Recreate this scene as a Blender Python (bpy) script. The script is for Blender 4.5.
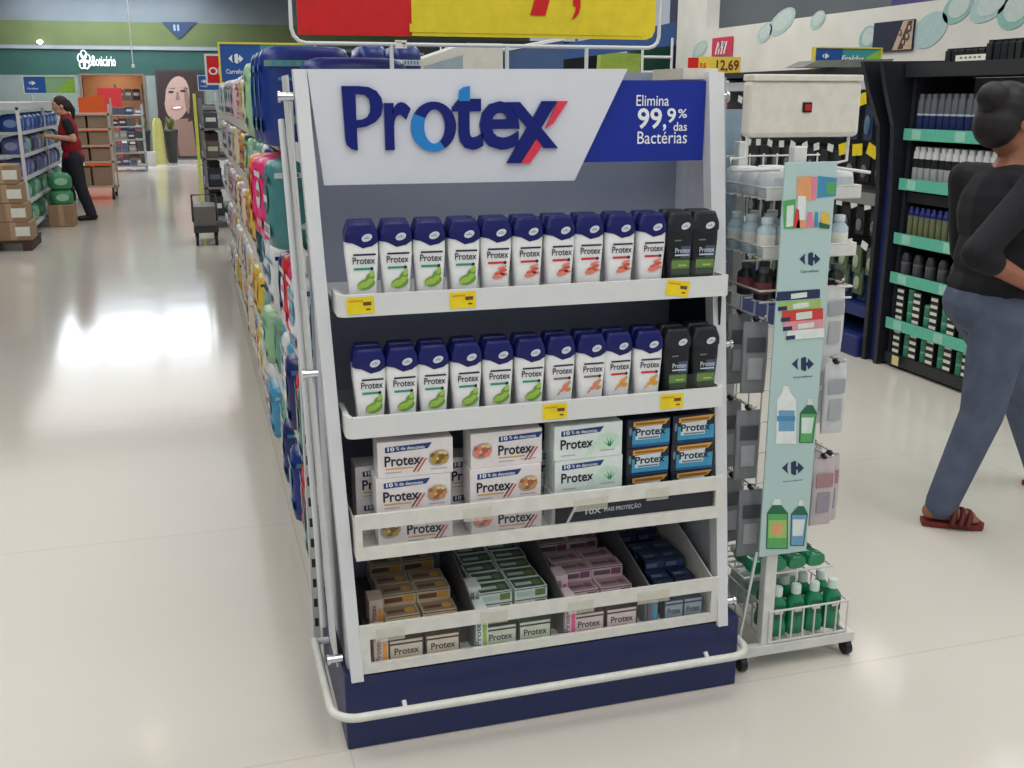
import bpy, bmesh, math, random
from mathutils import Vector, Matrix

for o in list(bpy.data.objects):
    bpy.data.objects.remove(o, do_unlink=True)
random.seed(7)
SC = bpy.context.scene
COL = SC.collection

# ------------------------------------------------------------------ camera
FPX, HOR, CAMH = 1050.0, 98.0, 1.55
CAM = Vector((-0.264, -2.279, CAMH))
PITCH = math.atan2(384 - HOR, FPX)
YAW = math.atan2(512 - 187, math.hypot(FPX, 384 - HOR))
HD = Vector((math.sin(YAW), math.cos(YAW), 0))
RT = Vector((math.cos(YAW), -math.sin(YAW), 0))
FW = HD * math.cos(PITCH) + Vector((0, 0, -math.sin(PITCH)))
UP = HD * math.sin(PITCH) + Vector((0, 0, math.cos(PITCH)))
cd = bpy.data.cameras.new('camera')
cam = bpy.data.objects.new('camera', cd)
COL.objects.link(cam)
m = Matrix((RT, UP, -FW)).transposed().to_4x4()
m.translation = CAM
cam.matrix_world = m
cd.sensor_width = 36.0
cd.lens = 36.0 * FPX / 1024
cd.clip_end = 200
cd.clip_start = 0.05
SC.camera = cam


def at(px, py, ax, val):
    """world point behind a photo pixel on the plane axis ax = val"""
    r = FW * FPX + RT * (px - 512) + UP * (384 - py)
    t = (val - CAM[ax]) / r[ax]
    return CAM + r * t


# ------------------------------------------------------------------ light
SC.view_settings.view_transform = 'Standard'
SC.view_settings.look = 'None'
SC.view_settings.exposure = 0.0
SC.view_settings.gamma = 1.0
SC.view_settings.use_curve_mapping = False
w = bpy.data.worlds.new('world')
SC.world = w
w.use_nodes = True
bg = w.node_tree.nodes['Background']
bg.inputs[0].default_value = (0.80, 0.90, 1.0, 1)
bg.inputs[1].default_value = 0.42


def area(name, loc, sx, sy, power, col=(1, 0.985, 0.955)):
    l = bpy.data.lights.new(name, 'AREA')
    l.shape = 'RECTANGLE'
    l.size, l.size_y = sx, sy
    l.energy = power
    l.color = col
    o = bpy.data.objects.new(name, l)
    o.location = loc
    COL.objects.link(o)
    return o


CEIL = 4.2
for i, (x, y, sx, sy, p) in enumerate([
        (-3.2, -3.0, 1.2, 6, 95), (0.6, -3.2, 1.2, 6, 85), (4.2, -2.5, 1.2, 6, 75),
        (-2.6, 1.4, 2.6, 5, 112), (0.6, 2.2, 1.0, 3.0, 26), (2.6, 1.4, 1.6, 5, 80), (3.2, 6.8, 1.6, 4, 85), (7.0, 4.5, 2.0, 4, 60),  # aisle and right-wall ones are unseen fill, added to brighten floor and walls
        (-1.8, 11.0, 4.5, 9, 150), (2.6, 12.5, 2.0, 7, 90), (-1.5, 19.5, 4.0, 5, 120)]):
    area('ceiling_and_fill_light', (x, y, CEIL - 0.06), sx, sy, p)

# ------------------------------------------------------------------ materials
MATS = {}


def lin(c):
    c = c / 255.0
    return c / 12.92 if c <= 0.04045 else ((c + 0.055) / 1.055) ** 2.4


def mat(name, rgb, rough=0.5, metal=0.0, var=0.06, scale=30.0, spec=0.4, bump=0.0):
    """procedural painted / printed surface: colour with a slight noise variation"""
    if name in MATS:
        return MATS[name]
    mt = bpy.data.materials.new(name)
    mt.use_nodes = True
    nt = mt.node_tree
    b = nt.nodes['Principled BSDF']
    col = tuple(lin(v) for v in rgb)
    b.inputs['Roughness'].default_value = rough
    b.inputs['Metallic'].default_value = metal
    b.inputs['Specular IOR Level'].default_value = spec
    tc = nt.nodes.new('ShaderNodeTexCoord')
    nz = nt.nodes.new('ShaderNodeTexNoise')
    nz.inputs['Scale'].default_value = scale
    nt.links.new(tc.outputs['Object'], nz.inputs['Vector'])
    rp = nt.nodes.new('ShaderNodeValToRGB')
    rp.color_ramp.elements[0].position = 0.3
    rp.color_ramp.elements[1].position = 0.7
    rp.color_ramp.elements[0].color = tuple(c * (1 - var) for c in col) + (1,)
    rp.color_ramp.elements[1].color = tuple(min(1, c * (1 + var)) for c in col) + (1,)
    nt.links.new(nz.outputs['Fac'], rp.inputs['Fac'])
    nt.links.new(rp.outputs['Color'], b.inputs['Base Color'])
    if bump:
        bp = nt.nodes.new('ShaderNodeBump')
        bp.inputs['Strength'].default_value = bump
        bp.inputs['Distance'].default_value = 0.01
        nt.links.new(nz.outputs['Fac'], bp.inputs['Height'])
        nt.links.new(bp.outputs['Normal'], b.inputs['Normal'])
    MATS[name] = mt
    return mt


def mat_clear(name, tint=(235, 240, 240), alpha=0.25, rough=0.1):
    if name in MATS:
        return MATS[name]
    mt = bpy.data.materials.new(name)
    mt.use_nodes = True
    nt = mt.node_tree
    b = nt.nodes['Principled BSDF']
    b.inputs['Base Color'].default_value = tuple(lin(v) for v in tint) + (1,)
    b.inputs['Roughness'].default_value = rough
    b.inputs['Alpha'].default_value = alpha
    MATS[name] = mt
    return mt


def mat_emit(name, rgb, strength):
    if name in MATS:
        return MATS[name]
    mt = bpy.data.materials.new(name)
    mt.use_nodes = True
    b = mt.node_tree.nodes['Principled BSDF']
    c = tuple(lin(v) for v in rgb) + (1,)
    b.inputs['Base Color'].default_value = c
    b.inputs['Emission Color'].default_value = c
    b.inputs['Emission Strength'].default_value = strength
    MATS[name] = mt
    return mt


WHITE = mat('white_paint', (216, 218, 220), 0.35, var=.012)
CREAM = mat('cream_paint', (214, 210, 198), 0.45)
NAVY = mat('navy_panel', (34, 44, 88), 0.45)
BLUEPANEL = mat('blue_header', (20, 44, 150), 0.4)
LOGOBLUE = mat('logo_blue', (12, 26, 112), 0.25)
LOGOCYAN = mat('logo_cyan', (40, 130, 205), 0.25)
LOGORED = mat('logo_red', (222, 60, 84), 0.3)
BACKP = mat('back_panel_blue_grey', (156, 163, 180), 0.5, var=.015)
CHROME = mat('chrome', (205, 208, 212), 0.2, 1.0)
CAPBLUE = mat('cap_blue', (15, 22, 92), 0.35)
BWHITE = mat('bottle_white', (236, 236, 236), 0.3)
BLACK = mat('black_plastic', (24, 26, 30), 0.4)
DARK = mat('dark_grey', (52, 54, 58), 0.5)
INK = mat('ink_dark', (34, 40, 62), 0.5)
LIME1 = mat('lime_light', (160, 196, 84), 0.5)
LIME2 = mat('lime_green', (112, 158, 60), 0.5)
TEALBAR = mat('teal_bar', (40, 152, 118), 0.5)
REDBAR = mat('red_bar', (205, 48, 58), 0.5)
SALMON = mat('salmon_print', (232, 132, 112), 0.5)
SALMON2 = mat('salmon_print_dark', (206, 92, 80), 0.5)
BROWNBAR = mat('brown_bar', (140, 108, 96), 0.5)
ORANGE = mat('orange_print', (236, 160, 62), 0.5)
ALMOND = mat('almond_print', (200, 148, 92), 0.5)
ALMOND2 = mat('almond_print_dark', (160, 100, 60), 0.5)
OLIVE = mat('oat_print', (176, 150, 70), 0.5)
MINT = mat('mint_print', (200, 228, 210), 0.5)
YEL = mat('yellow_tag', (236, 210, 28), 0.5)
SIGNYEL = mat('sign_yellow', (226, 204, 40), 0.5)
SIGNRED = mat('sign_red', (205, 22, 24), 0.5)
LABBLUE = mat('banner_blue', (26, 62, 122), 0.45)
AQUA = mat('aqua_print', (60, 150, 190), 0.45)
GOLD = mat('gold_print', (214, 160, 74), 0.45)
PINKC = mat('pink_card', (216, 194, 202), 0.5)
PINK = mat('pink_print', (224, 92, 150), 0.5)
GREYBOX = mat('grey_card', (150, 150, 152), 0.5)
CLEAR = mat_clear('clear_acrylic', (238, 240, 238), 0.018, 0.12)
TAG = mat('paper_tag', (226, 226, 214), 0.6)


# ------------------------------------------------------------------ mesh builder
def root_loc(p):
    v = Vector((0, 0, 0))
    while p:
        v += p.location
        p = p.parent
    return v


class MB:
    """collects shapes and links them as ONE mesh object"""
    def __init__(self):
        self.v, self.f, self.mi, self.sm = [], [], [], []

    def add(self, vs, fs, mi=0, smooth=False):
        n = len(self.v)
        self.v += [Vector(p) for p in vs]
        for f in fs:
            self.f.append([i + n for i in f])
            self.mi.append(mi)
            self.sm.append(smooth)
        return self

    def box(self, x0, x1, y0, y1, z0, z1, mi=0, bev=0.0):
        if bev <= 0:
            p = [(x, y, z) for z in (z0, z1) for y in (y0, y1) for x in (x0, x1)]
            return self.add(p, [(0, 2, 3, 1), (4, 5, 7, 6), (0, 1, 5, 4), (2, 6, 7, 3), (0, 4, 6, 2), (1, 3, 7, 5)], mi)
        bm = bmesh.new()
        bmesh.ops.create_cube(bm, size=1.0)
        for v in bm.verts:
            v.co = Vector(((x0 + x1) / 2 + v.co.x * (x1 - x0), (y0 + y1) / 2 + v.co.y * (y1 - y0), (z0 + z1) / 2 + v.co.z * (z1 - z0)))
        bmesh.ops.bevel(bm, geom=list(bm.edges), offset=bev, segments=2, profile=0.5, affect='EDGES')
        bm.verts.index_update()
        self.add([v.co.copy() for v in bm.verts], [[v.index for v in f.verts] for f in bm.faces], mi)
        bm.free()
        return self

    def hexa(self, b, t, mi=0):
        """8-corner solid: b and t are 4 corners each, in order"""
        return self.add(list(b) + list(t), [(3, 2, 1, 0), (4, 5, 6, 7), (0, 1, 5, 4), (1, 2, 6, 5), (2, 3, 7, 6), (3, 0, 4, 7)], mi)

    def loft(self, rings, mi=0, smooth=True, cap=True, closed=True):
        n = len(rings[0])
        vs = [p for r in rings for p in r]
        fs = []
        for k in range(len(rings) - 1):
            for i in range(n if closed else n - 1):
                j = (i + 1) % n
                fs.append((k * n + i, k * n + j, (k + 1) * n + j, (k + 1) * n + i))
        self.add(vs, fs, mi, smooth)
        if cap:
            self.add(rings[0], [tuple(range(n))[::-1]], mi)
            self.add(rings[-1], [tuple(range(n))], mi)
        return self

    def tube(self, pts, r, mi=0, seg=8, closed=False):
        pts = [Vector(p) for p in pts]
        rings = []
        N = len(pts)
        ref = None
        for k, p in enumerate(pts):
            a = pts[k - 1] if (k or closed) else pts[k]
            b = pts[(k + 1) % N] if (k < N - 1 or closed) else pts[k]
            t = (b - a).normalized()
            if ref is None:
                ref = Vector((0, 0, 1)) if abs(t.z) < 0.9 else Vector((1, 0, 0))
            u = t.cross(ref)
            if u.length < 1e-4:
                u = t.cross(Vector((1, 0, 0)))
            u.normalize()
            v = u.cross(t).normalized()
            ref = v
            rings.append([p + (u * math.cos(q) + v * math.sin(q)) * r for q in (2 * math.pi * i / seg for i in range(seg))])
        if closed:
            rings.append(rings[0])
        return self.loft(rings, mi, True, not closed)

    def lathe(self, prof, c, mi=0, seg=16, sx=1.0, sy=1.0):
        rings = [[(c[0] + r * sx * math.cos(2 * math.pi * i / seg), c[1] + r * sy * math.sin(2 * math.pi * i / seg), c[2] + z) for i in range(seg)] for r, z in prof]
        return self.loft(rings, mi)

    def poly(self, pts, n, d, mi=0):
        """prism: planar polygon pts extruded by d along n"""
        n = Vector(n) * d
        a = [Vector(p) for p in pts]
        b = [p + n for p in a]
        k = len(a)
        fs = [tuple(range(k))[::-1], tuple(range(k, 2 * k))] + [(i, (i + 1) % k, k + (i + 1) % k, k + i) for i in range(k)]
        return self.add(a + b, fs, mi)

    def flat(self, o, ux, uz, pts, mi=0):
        """thin print: polygon in a plane (ink on a surface)"""
        o, ux, uz = Vector(o), Vector(ux), Vector(uz)
        return self.add([o + ux * a + uz * b for a, b in pts], [tuple(range(len(pts)))], mi)

    def text(self, s, o, ux, uz, width, height=None, mi=0, bold=0.0, depth=0.0, slant=0.0, n=None):
        vs, fs, W, H = glyphs(s, bold, depth)
        k = width / W
        kz = k if height is None else height / H
        o, ux, uz = Vector(o), Vector(ux), Vector(uz)
        nn = Vector(n) if n is not None else ux.cross(uz)
        return self.add([o + ux * (x * k + slant * y * kz) + uz * (y * kz) + nn * z for x, y, z in vs], fs, mi)

    def ell(self, c, r, mi=0, rot=None, seg=12, rings=8):
        c = Vector(c)
        vs = []
        rr = []
        for i in range(rings + 1):
            th = math.pi * i / rings
            th = min(max(th, 0.05), math.pi - 0.05)
            ring = []
            for j in range(seg):
                ph = 2 * math.pi * j / seg
                p = Vector((r[0] * math.sin(th) * math.cos(ph), r[1] * math.sin(th) * math.sin(ph), -r[2] * math.cos(th)))
                if rot:
                    p = rot @ p
                ring.append(c + p)
            rr.append(ring)
        return self.loft(rr, mi)

    def cap(self, p0, r0, p1, r1, mi=0, seg=12):
        p0, p1 = Vector(p0), Vector(p1)
        t = p1 - p0
        if t.length < 1e-5:
            t = Vector((0, 0, 1e-4))
        t.normalize()
        u = t.cross(Vector((0, 0, 1)) if abs(t.z) < 0.9 else Vector((1, 0, 0))).normalized()
        v = t.cross(u).normalized()
        rings = []
        for a in (-85, -60, -30, 0):
            a = math.radians(a)
            rings.append([p0 + t * (math.sin(a) * r0) + (u * math.cos(q) + v * math.sin(q)) * (r0 * math.cos(a)) for q in (2 * math.pi * i / seg for i in range(seg))])
        for a in (0, 30, 60, 85):
            a = math.radians(a)
            rings.append([p1 + t * (math.sin(a) * r1) + (u * math.cos(q) + v * math.sin(q)) * (r1 * math.cos(a)) for q in (2 * math.pi * i / seg for i in range(seg))])
        return self.loft(rings, mi)

    def mesh(self, name, mats, off=Vector((0, 0, 0))):
        me = bpy.data.meshes.new(name)
        me.from_pydata([tuple(p - off) for p in self.v], [], self.f)
        for mt in (mats if isinstance(mats, (list, tuple)) else [mats]):
            me.materials.append(mt)
        me.polygons.foreach_set('material_index', self.mi)
        me.polygons.foreach_set('use_smooth', self.sm)
        me.update()
        return me

    def build(self, name, mats, parent=None, label=None):
        o = bpy.data.objects.new(name, self.mesh(name, mats, root_loc(parent)))
        COL.objects.link(o)
        if parent:
            o.parent = parent
        if label:
            o['label'] = label
        return o

    def top(self, name, mats, label, cat, group=None, origin=None):
        """a thing that is one mesh"""
        xs = [p.x for p in self.v]; ys = [p.y for p in self.v]; zs = [p.z for p in self.v]
        og = Vector(origin) if origin else Vector(((min(xs) + max(xs)) / 2, (min(ys) + max(ys)) / 2, min(zs)))
        o = bpy.data.objects.new(name, self.mesh(name, mats, og))
        o.location = og
        COL.objects.link(o)
        tag(o, label, cat, group)
        return o

    def struct(self, name, mats, kind='structure'):
        o = self.build(name, mats)
        o['kind'] = kind
        return o

    def remesh(self, name, mt, parent, voxel=0.008, it=3):
        o = self.build(name, mt, parent)
        a = o.modifiers.new('r', 'REMESH'); a.mode = 'VOXEL'; a.voxel_size = voxel; a.use_smooth_shade = True
        b = o.modifiers.new('s', 'SMOOTH'); b.iterations = it; b.factor = 0.5
        bpy.context.view_layer.update()
        dg = bpy.context.evaluated_depsgraph_get()
        me = bpy.data.meshes.new_from_object(o.evaluated_get(dg))
        o.modifiers.clear()
        old = o.data
        o.data = me
        if not me.materials:
            me.materials.append(mt)
        for p in me.polygons:
            p.use_smooth = True
        bpy.data.meshes.remove(old)
        return o


GL = {}


def glyphs(s, bold=0.0, depth=0.0):
    k = (s, bold, depth)
    if k in GL:
        return GL[k]
    cu = bpy.data.curves.new('t', 'FONT')
    cu.body = s
    cu.resolution_u = 3
    cu.offset = bold
    cu.extrude = depth / 2
    ob = bpy.data.objects.new('t', cu)
    COL.objects.link(ob)
    bpy.context.view_layer.update()
    dg = bpy.context.evaluated_depsgraph_get()
    me = bpy.data.meshes.new_from_object(ob.evaluated_get(dg))
    vs = [v.co.copy() for v in me.vertices]
    fs = [tuple(p.vertices) for p in me.polygons]
    bpy.data.objects.remove(ob, do_unlink=True)
    bpy.data.curves.remove(cu)
    bpy.data.meshes.remove(me)
    x0 = min(v.x for v in vs); y0 = min(v.y for v in vs)
    W = max(v.x for v in vs) - x0; H = max(v.y for v in vs) - y0
    GL[k] = ([(v.x - x0, v.y - y0, v.z + depth / 2) for v in vs], fs, W, H)
    return GL[k]


def oval(cx, cy, rx, ry, n=14, rot=0.0):
    out = []
    for i in range(n):
        a = 2 * math.pi * i / n
        x, y = rx * math.cos(a), ry * math.sin(a)
        out.append((cx + x * math.cos(rot) - y * math.sin(rot), cy + x * math.sin(rot) + y * math.cos(rot)))
    return out


def rect(x0, x1, y0, y1, sl=0.0):
    return [(x0, y0), (x1, y0), (x1 + sl, y1), (x0 + sl, y1)]


# ------------------------------------------------------------------ object rules
def tag(o, label, cat, group=None):
    o['label'] = label
    o['category'] = cat
    if group:
        o['group'] = group


def thing(name, label, cat, loc=(0, 0, 0), group=None):
    o = bpy.data.objects.new(name, None)
    o.empty_display_size = 0.05
    o.location = loc
    COL.objects.link(o)
    tag(o, label, cat, group)
    return o


def dup(root, loc, rotz=0.0, label=None, group=None, scale=None):
    def cp(o, parent):
        c = o.copy()
        COL.objects.link(c)
        c.parent = parent
        for ch in o.children:
            cp(ch, c)
        return c
    r = cp(root, None)
    r.location = loc
    r.rotation_euler = (0, 0, rotz)
    if scale:
        r.scale = scale
    if label:
        r['label'] = label
    if group:
        r['group'] = group
    return r


class Kind:
    """first use places the source itself, later uses are copies"""
    def __init__(self, root):
        self.root, self.used = root, False

    def put(self, loc, label, rotz=0.0, group=None, scale=None):
        if not self.used:
            self.used = True
            r = self.root
            r.location = loc
            r.rotation_euler = (0, 0, rotz)
            if scale:
                r.scale = scale
            r['label'] = label
            if group:
                r['group'] = group
            return r
        return dup(self.root, loc, rotz, label, group, scale or (1, 1, 1))


ORD = ['first', 'second', 'third', 'fourth', 'fifth', 'sixth', 'seventh', 'eighth', 'ninth', 'tenth', 'eleventh', 'twelfth',
       'thirteenth', 'fourteenth', 'fifteenth', 'sixteenth', 'seventeenth', 'eighteenth', 'nineteenth', 'twentieth',
       'twenty-first', 'twenty-second', 'twenty-third', 'twenty-fourth', 'twenty-fifth', 'twenty-sixth', 'twenty-seventh', 'twenty-eighth']
X, Z = Vector((1, 0, 0)), Vector((0, 0, 1))
Y = Vector((0, 1, 0))

# ------------------------------------------------------------------ room
def floor_mat():
    mt = bpy.data.materials.new('floor_vinyl')
    mt.use_nodes = True
    nt = mt.node_tree
    b = nt.nodes['Principled BSDF']
    tc = nt.nodes.new('ShaderNodeTexCoord')
    nz = nt.nodes.new('ShaderNodeTexNoise')
    nz.inputs['Scale'].default_value = 0.8
    nz.inputs['Detail'].default_value = 4
    nt.links.new(tc.outputs['Object'], nz.inputs['Vector'])
    rp = nt.nodes.new('ShaderNodeValToRGB')
    rp.color_ramp.elements[0].color = (lin(205), lin(199), lin(189), 1)
    rp.color_ramp.elements[1].color = (lin(213), lin(208), lin(199), 1)
    nt.links.new(nz.outputs['Fac'], rp.inputs['Fac'])
    br = nt.nodes.new('ShaderNodeTexBrick')
    br.offset = 0.0
    br.inputs['Scale'].default_value = 1.0
    br.inputs['Brick Width'].default_value = 3.0
    br.inputs['Row Height'].default_value = 1.5
    br.inputs['Mortar Size'].default_value = 0.004
    br.inputs['Mortar Smooth'].default_value = 0.6
    br.inputs['Mortar'].default_value = (0.86, 0.85, 0.84, 1)
    br.inputs['Color1'].default_value = (1, 1, 1, 1)
    br.inputs['Color2'].default_value = (0.985, 0.985, 0.985, 1)
    nt.links.new(tc.outputs['Object'], br.inputs['Vector'])
    mx = nt.nodes.new('ShaderNodeMix')
    mx.data_type = 'RGBA'
    mx.blend_type = 'MULTIPLY'
    mx.inputs['Factor'].default_value = 1.0
    nt.links.new(rp.outputs['Color'], mx.inputs['A'])
    nt.links.new(br.outputs['Color'], mx.inputs['B'])
    nt.links.new(mx.outputs['Result'], b.inputs['Base Color'])
    b.inputs['Roughness'].default_value = 0.12
    b.inputs['Specular IOR Level'].default_value = 0.42
    n2 = nt.nodes.new('ShaderNodeTexNoise')
    n2.inputs['Scale'].default_value = 3.0
    nt.links.new(tc.outputs['Object'], n2.inputs['Vector'])
    bp = nt.nodes.new('ShaderNodeBump')
    bp.inputs['Strength'].default_value = 0.05
    bp.inputs['Distance'].default_value = 0.02
    nt.links.new(n2.outputs['Fac'], bp.inputs['Height'])
    nt.links.new(bp.outputs['Normal'], b.inputs['Normal'])
    return mt


MB().box(-9, 9, -7, 27.4, -0.1, 0).struct('floor', floor_mat())
MB().box(-9, 9, -7, 27.4, CEIL, CEIL + 0.1).struct('ceiling', mat('ceiling_grey', (150, 156, 162), 0.8))
FARY = 27.0
LIMEW = mat('wall_lime', (90, 102, 62), 0.7, scale=2)
TEALW = mat('wall_dark_green', (38, 76, 68), 0.6, scale=2)
GREYW = mat('wall_blue_grey', (136, 142, 146), 0.8, scale=2)
PALEW = mat('wall_pale_grey_green', (122, 132, 126), 0.7, scale=2)
# far wall: lower shop front with a doorway, dark green fascia, grey strip, lime band
b = MB()
b.box(-9, -2.75, FARY, FARY + 0.2, 0, 2.1, 0).box(-1.31, 9, FARY, FARY + 0.2, 0, 2.1, 0)
b.box(-9, 9, FARY, FARY + 0.2, 2.1, 2.76, 1).box(-9, 9, FARY, FARY + 0.2, 2.76, 2.82, 2)
b.box(-9, 9, FARY, FARY + 0.2, 2.82, 3.38, 3).box(-9, 9, FARY, FARY + 0.2, 3.38, CEIL, 2)
b.struct('wall_back', [PALEW, TEALW, mat('wall_back_grey', (106, 114, 118), 0.8, scale=2), LIMEW])
MB().box(-9.2, -9, -7, 27.4, 0, CEIL).struct('wall_left', PALEW)
b = MB()
b.box(-2.81, -2.75, FARY - 0.04, FARY + 0.2, 0, 2.1).box(-1.31, -1.25, FARY - 0.04, FARY + 0.2, 0, 2.1).box(-2.81, -1.25, FARY - 0.04, FARY + 0.2, 2.1, 2.14)
b.struct('door_1', mat('door_frame_brown', (110, 92, 80), 0.5))
MB().box(-9, 9, FARY - 0.05, FARY, 2.72, 2.80).struct('trim_1', GREYW)
# the room seen through the doorway
b = MB()
b.box(-2.9, -1.2, 28.6, 28.7, 0, 2.4, 0).box(-3.0, -2.9, FARY + 0.2, 28.7, 0, 2.4, 0).box(-1.2, -1.1, FARY + 0.2, 28.7, 0, 2.4, 0).box(-2.9, -1.2, FARY + 0.2, 28.7, 2.35, 2.4, 0)
b.box(-2.9, -1.2, FARY + 0.2, 28.7, -0.1, 0, 1)
b.struct('wall_shop', [mat('shop_wall_tan', (186, 140, 100), 0.7), mat('shop_floor', (170, 165, 158), 0.4)])

# right wall: white banner wall with pale aqua drops
BUB = mat('drop_aqua', (178, 206, 204), 0.6)
BUB2 = mat('drop_teal', (146, 192, 184), 0.6)
RW = 5.0
b = MB()
b.box(RW, RW + 0.15, -4, 8.25, 0, 2.235, 0).box(RW, RW + 0.15, 8.25, 8.95, 0, CEIL, 0)
b.struct('wall_right', mat('banner_wall_white', (226, 224, 216), 0.6, scale=3))
b = MB()
def drop(px, py, rx, rz, mi, inner=True):
    c = at(px, py, 0, RW)
    b.flat((RW - 0.004, c.y, c.z), -Y, Z, oval(0, 0, rx, rz, 18, 0.3), mi)
    if inner:
        b.flat((RW - 0.006, c.y, c.z), -Y, Z, oval(rx * 0.1, rz * 0.12, rx * 0.72, rz * 0.74, 18, 0.3), 2)
for q in [(765, 33, .14, .08, 0), (782, 22, .24, .10, 0), (818, 20, .12, .07, 0), (868, 38, .12, .09, 1), (958, 8, .16, .10, 1), (990, 5, .2, .1, 0), (1015, 10, .16, .12, 1), (700, 50, .18, .08, 0), (930, 30, .2, .12, 0, False)]:
    drop(*q)
b.build('trim_2', [BUB, BUB2, mat('drop_inner', (200, 214, 210), 0.6)])['kind'] = 'structure'
MB().box(RW + 0.15, 9, 8.75, 8.95, 0, CEIL).struct('wall_right_return', GREYW)
MB().box(RW + 0.02, RW + 0.12, at(962, 2, 0, RW).y, at(889, 2, 0, RW).y, 2.236, 2.60).top('hanging_banner', mat('banner_violet', (70, 66, 120), 0.6), 'violet blue banner strip above the white drop-patterned wall', 'banner')
# dark blue square column where the white wall begins
MB().box(5.15, 5.65, 9.0, 9.5, 0, CEIL, 0, 0.02).struct('trim_3', mat('column_navy', (26, 40, 74), 0.5))

# skylight panes in the ceiling by the far wall: they give the glare on the aisle floor
for i, (x0, x1) in enumerate([(-4.0, -2.72), (-2.66, -1.30), (-1.24, 0.3)]):
    t = thing('skylight', ['left', 'middle', 'right'][i] + ' of three bright ceiling skylights above the far end of the aisle', 'skylight', ((x0 + x1) / 2, 24.9, CEIL - 0.03), 'ceiling skylights')
    MB().box(x0, x1, 23.3, 26.6, CEIL - 0.03, CEIL - 0.02).build('pane', mat_emit('skylight_glow', (235, 242, 252), 9.0), t)
    MB().box(x0 - .03, x0, 23.25, 26.65, CEIL - 0.05, CEIL).box(x1, x1 + .03, 23.25, 26.65, CEIL - 0.05, CEIL).box(x0, x1, 23.25, 23.3, CEIL - 0.05, CEIL).box(x0, x1, 26.6, 26.65, CEIL - 0.05, CEIL).build('frame', WHITE, t)
for i, (x, y) in enumerate([(6.08, 6.03), (6.63, 6.07), (-0.99, 6.7)]):
    t = thing('ceiling_spotlight', ['left of the two round ceiling spotlights beyond the white wall', 'right of the two round ceiling spotlights beyond the white wall', 'round ceiling spotlight above the left aisle'][i], 'spotlight', (x, y, CEIL - 0.08))
    MB().lathe([(0.10, 0.0), (0.12, 0.02), (0.12, 0.08)], (x, y, CEIL - 0.08)).build('housing', WHITE, t)
    MB().lathe([(0.001, -0.004), (0.09, -0.002), (0.09, 0.0)], (x, y, CEIL - 0.08)).build('lens', mat_emit('spot_glow', (255, 244, 224), 12.0), t)
# ------------------------------------------------------------------ the end display
disp = thing('display_stand', 'white and navy aisle-end display stand stocked with soap and body wash', 'display stand', (0.51, 0.2, 0))
def lean(z):
    return 0.2 * (z - 0.195) / 1.415
b = MB()
b.box(-0.005, 1.055, 0.0, 0.50, 0.0, 0.205, 0, 0.004)
b.build('base', NAVY, disp)
# two leaning posts
for (xb0, xb1, xt0, xt1) in ((0.010, 0.040, -0.034, -0.004), (0.987, 1.015, 0.984, 1.026)):
    b = MB()
    z0, z1 = 0.19, 1.612
    b.hexa([(xb0, lean(z0) - .012, z0), (xb1, lean(z0) - .012, z0), (xb1, lean(z0) + .03, z0), (xb0, lean(z0) + .03, z0)],
           [(xt0, lean(z1) - .012, z1), (xt1, lean(z1) - .012, z1), (xt1, lean(z1) + .03, z1), (xt0, lean(z1) + .03, z1)])
    b.build('post', WHITE, disp)
b = MB(); b.box(0.0, 1.02, 0.40, 0.412, 0.205, 1.615, 0)
b.build('back_panel', BACKP, disp)
# inner cheeks, leaning front edge
for x0, x1, mi in ((0.006, 0.010, 0), (1.006, 1.010, 0)):
    b = MB()
    b.hexa([(x0, .03, .205), (x1, .03, .205), (x1, .40, .205), (x0, .40, .205)], [(x0, .23, 1.6), (x1, .23, 1.6), (x1, .40, 1.6), (x0, .40, 1.6)])
    b.build('cheek_panel', mat('cheek_grey', (186, 190, 198), 0.45), disp)
b = MB(); b.box(0.999, 1.005, 0.10, 0.395, 0.84, 1.085)
b.build('side_card', BLACK, disp, 'black card inside the right cheek')
# clear outer side panels
SIDEP = mat_clear('side_acrylic', (176, 196, 214), 0.55, 0.15)
b = MB(); b.hexa([(1.028, .05, .3), (1.032, .05, .3), (1.032, .42, .3), (1.028, .42, .3)], [(1.040, .21, 1.6), (1.044, .21, 1.6), (1.044, .42, 1.6), (1.040, .42, 1.6)])
b.build('side_panel', SIDEP, disp)
b = MB(); b.hexa([(-.016, .055, .2), (-.012, .055, .2), (-.012, .20, .2), (-.016, .20, .2)], [(-.046, .22, 1.6), (-.042, .22, 1.6), (-.042, .36, 1.6), (-.046, .36, 1.6)])
b.build('side_panel', mat('side_white', (206, 208, 208), 0.35), disp)
b = MB()
pp = [(-.052, .36, 1.50), (-.050, .30, 1.32), (-.047, .27, 1.15), (-.042, .25, .95), (-.036, .245, .7), (-.03, .24, .45), (-.026, .235, .22)]
b.tube(pp, .008)
b.build('edge_tube', WHITE, disp)
# chrome stand-off knobs
for z in (1.553, 0.93, 0.24):
    for s in (0, 1):
        y = lean(z) + .02
        b = MB()
        if s == 0:
            xo = -0.004 - 0.03 * (z - .195) / 1.4
            b.tube([(xo, y, z), (xo - .030, y, z)], .010, 0, 12).tube([(xo - .030, y, z), (xo - .036, y, z)], .013, 0, 12)
        else:
            b.tube([(1.012, y, z), (1.046, y, z)], .010, 0, 12).tube([(1.046, y, z), (1.052, y, z)], .013, 0, 12)
        b.build('standoff_knob', CHROME, disp, 'chrome stand-off knob')
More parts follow.
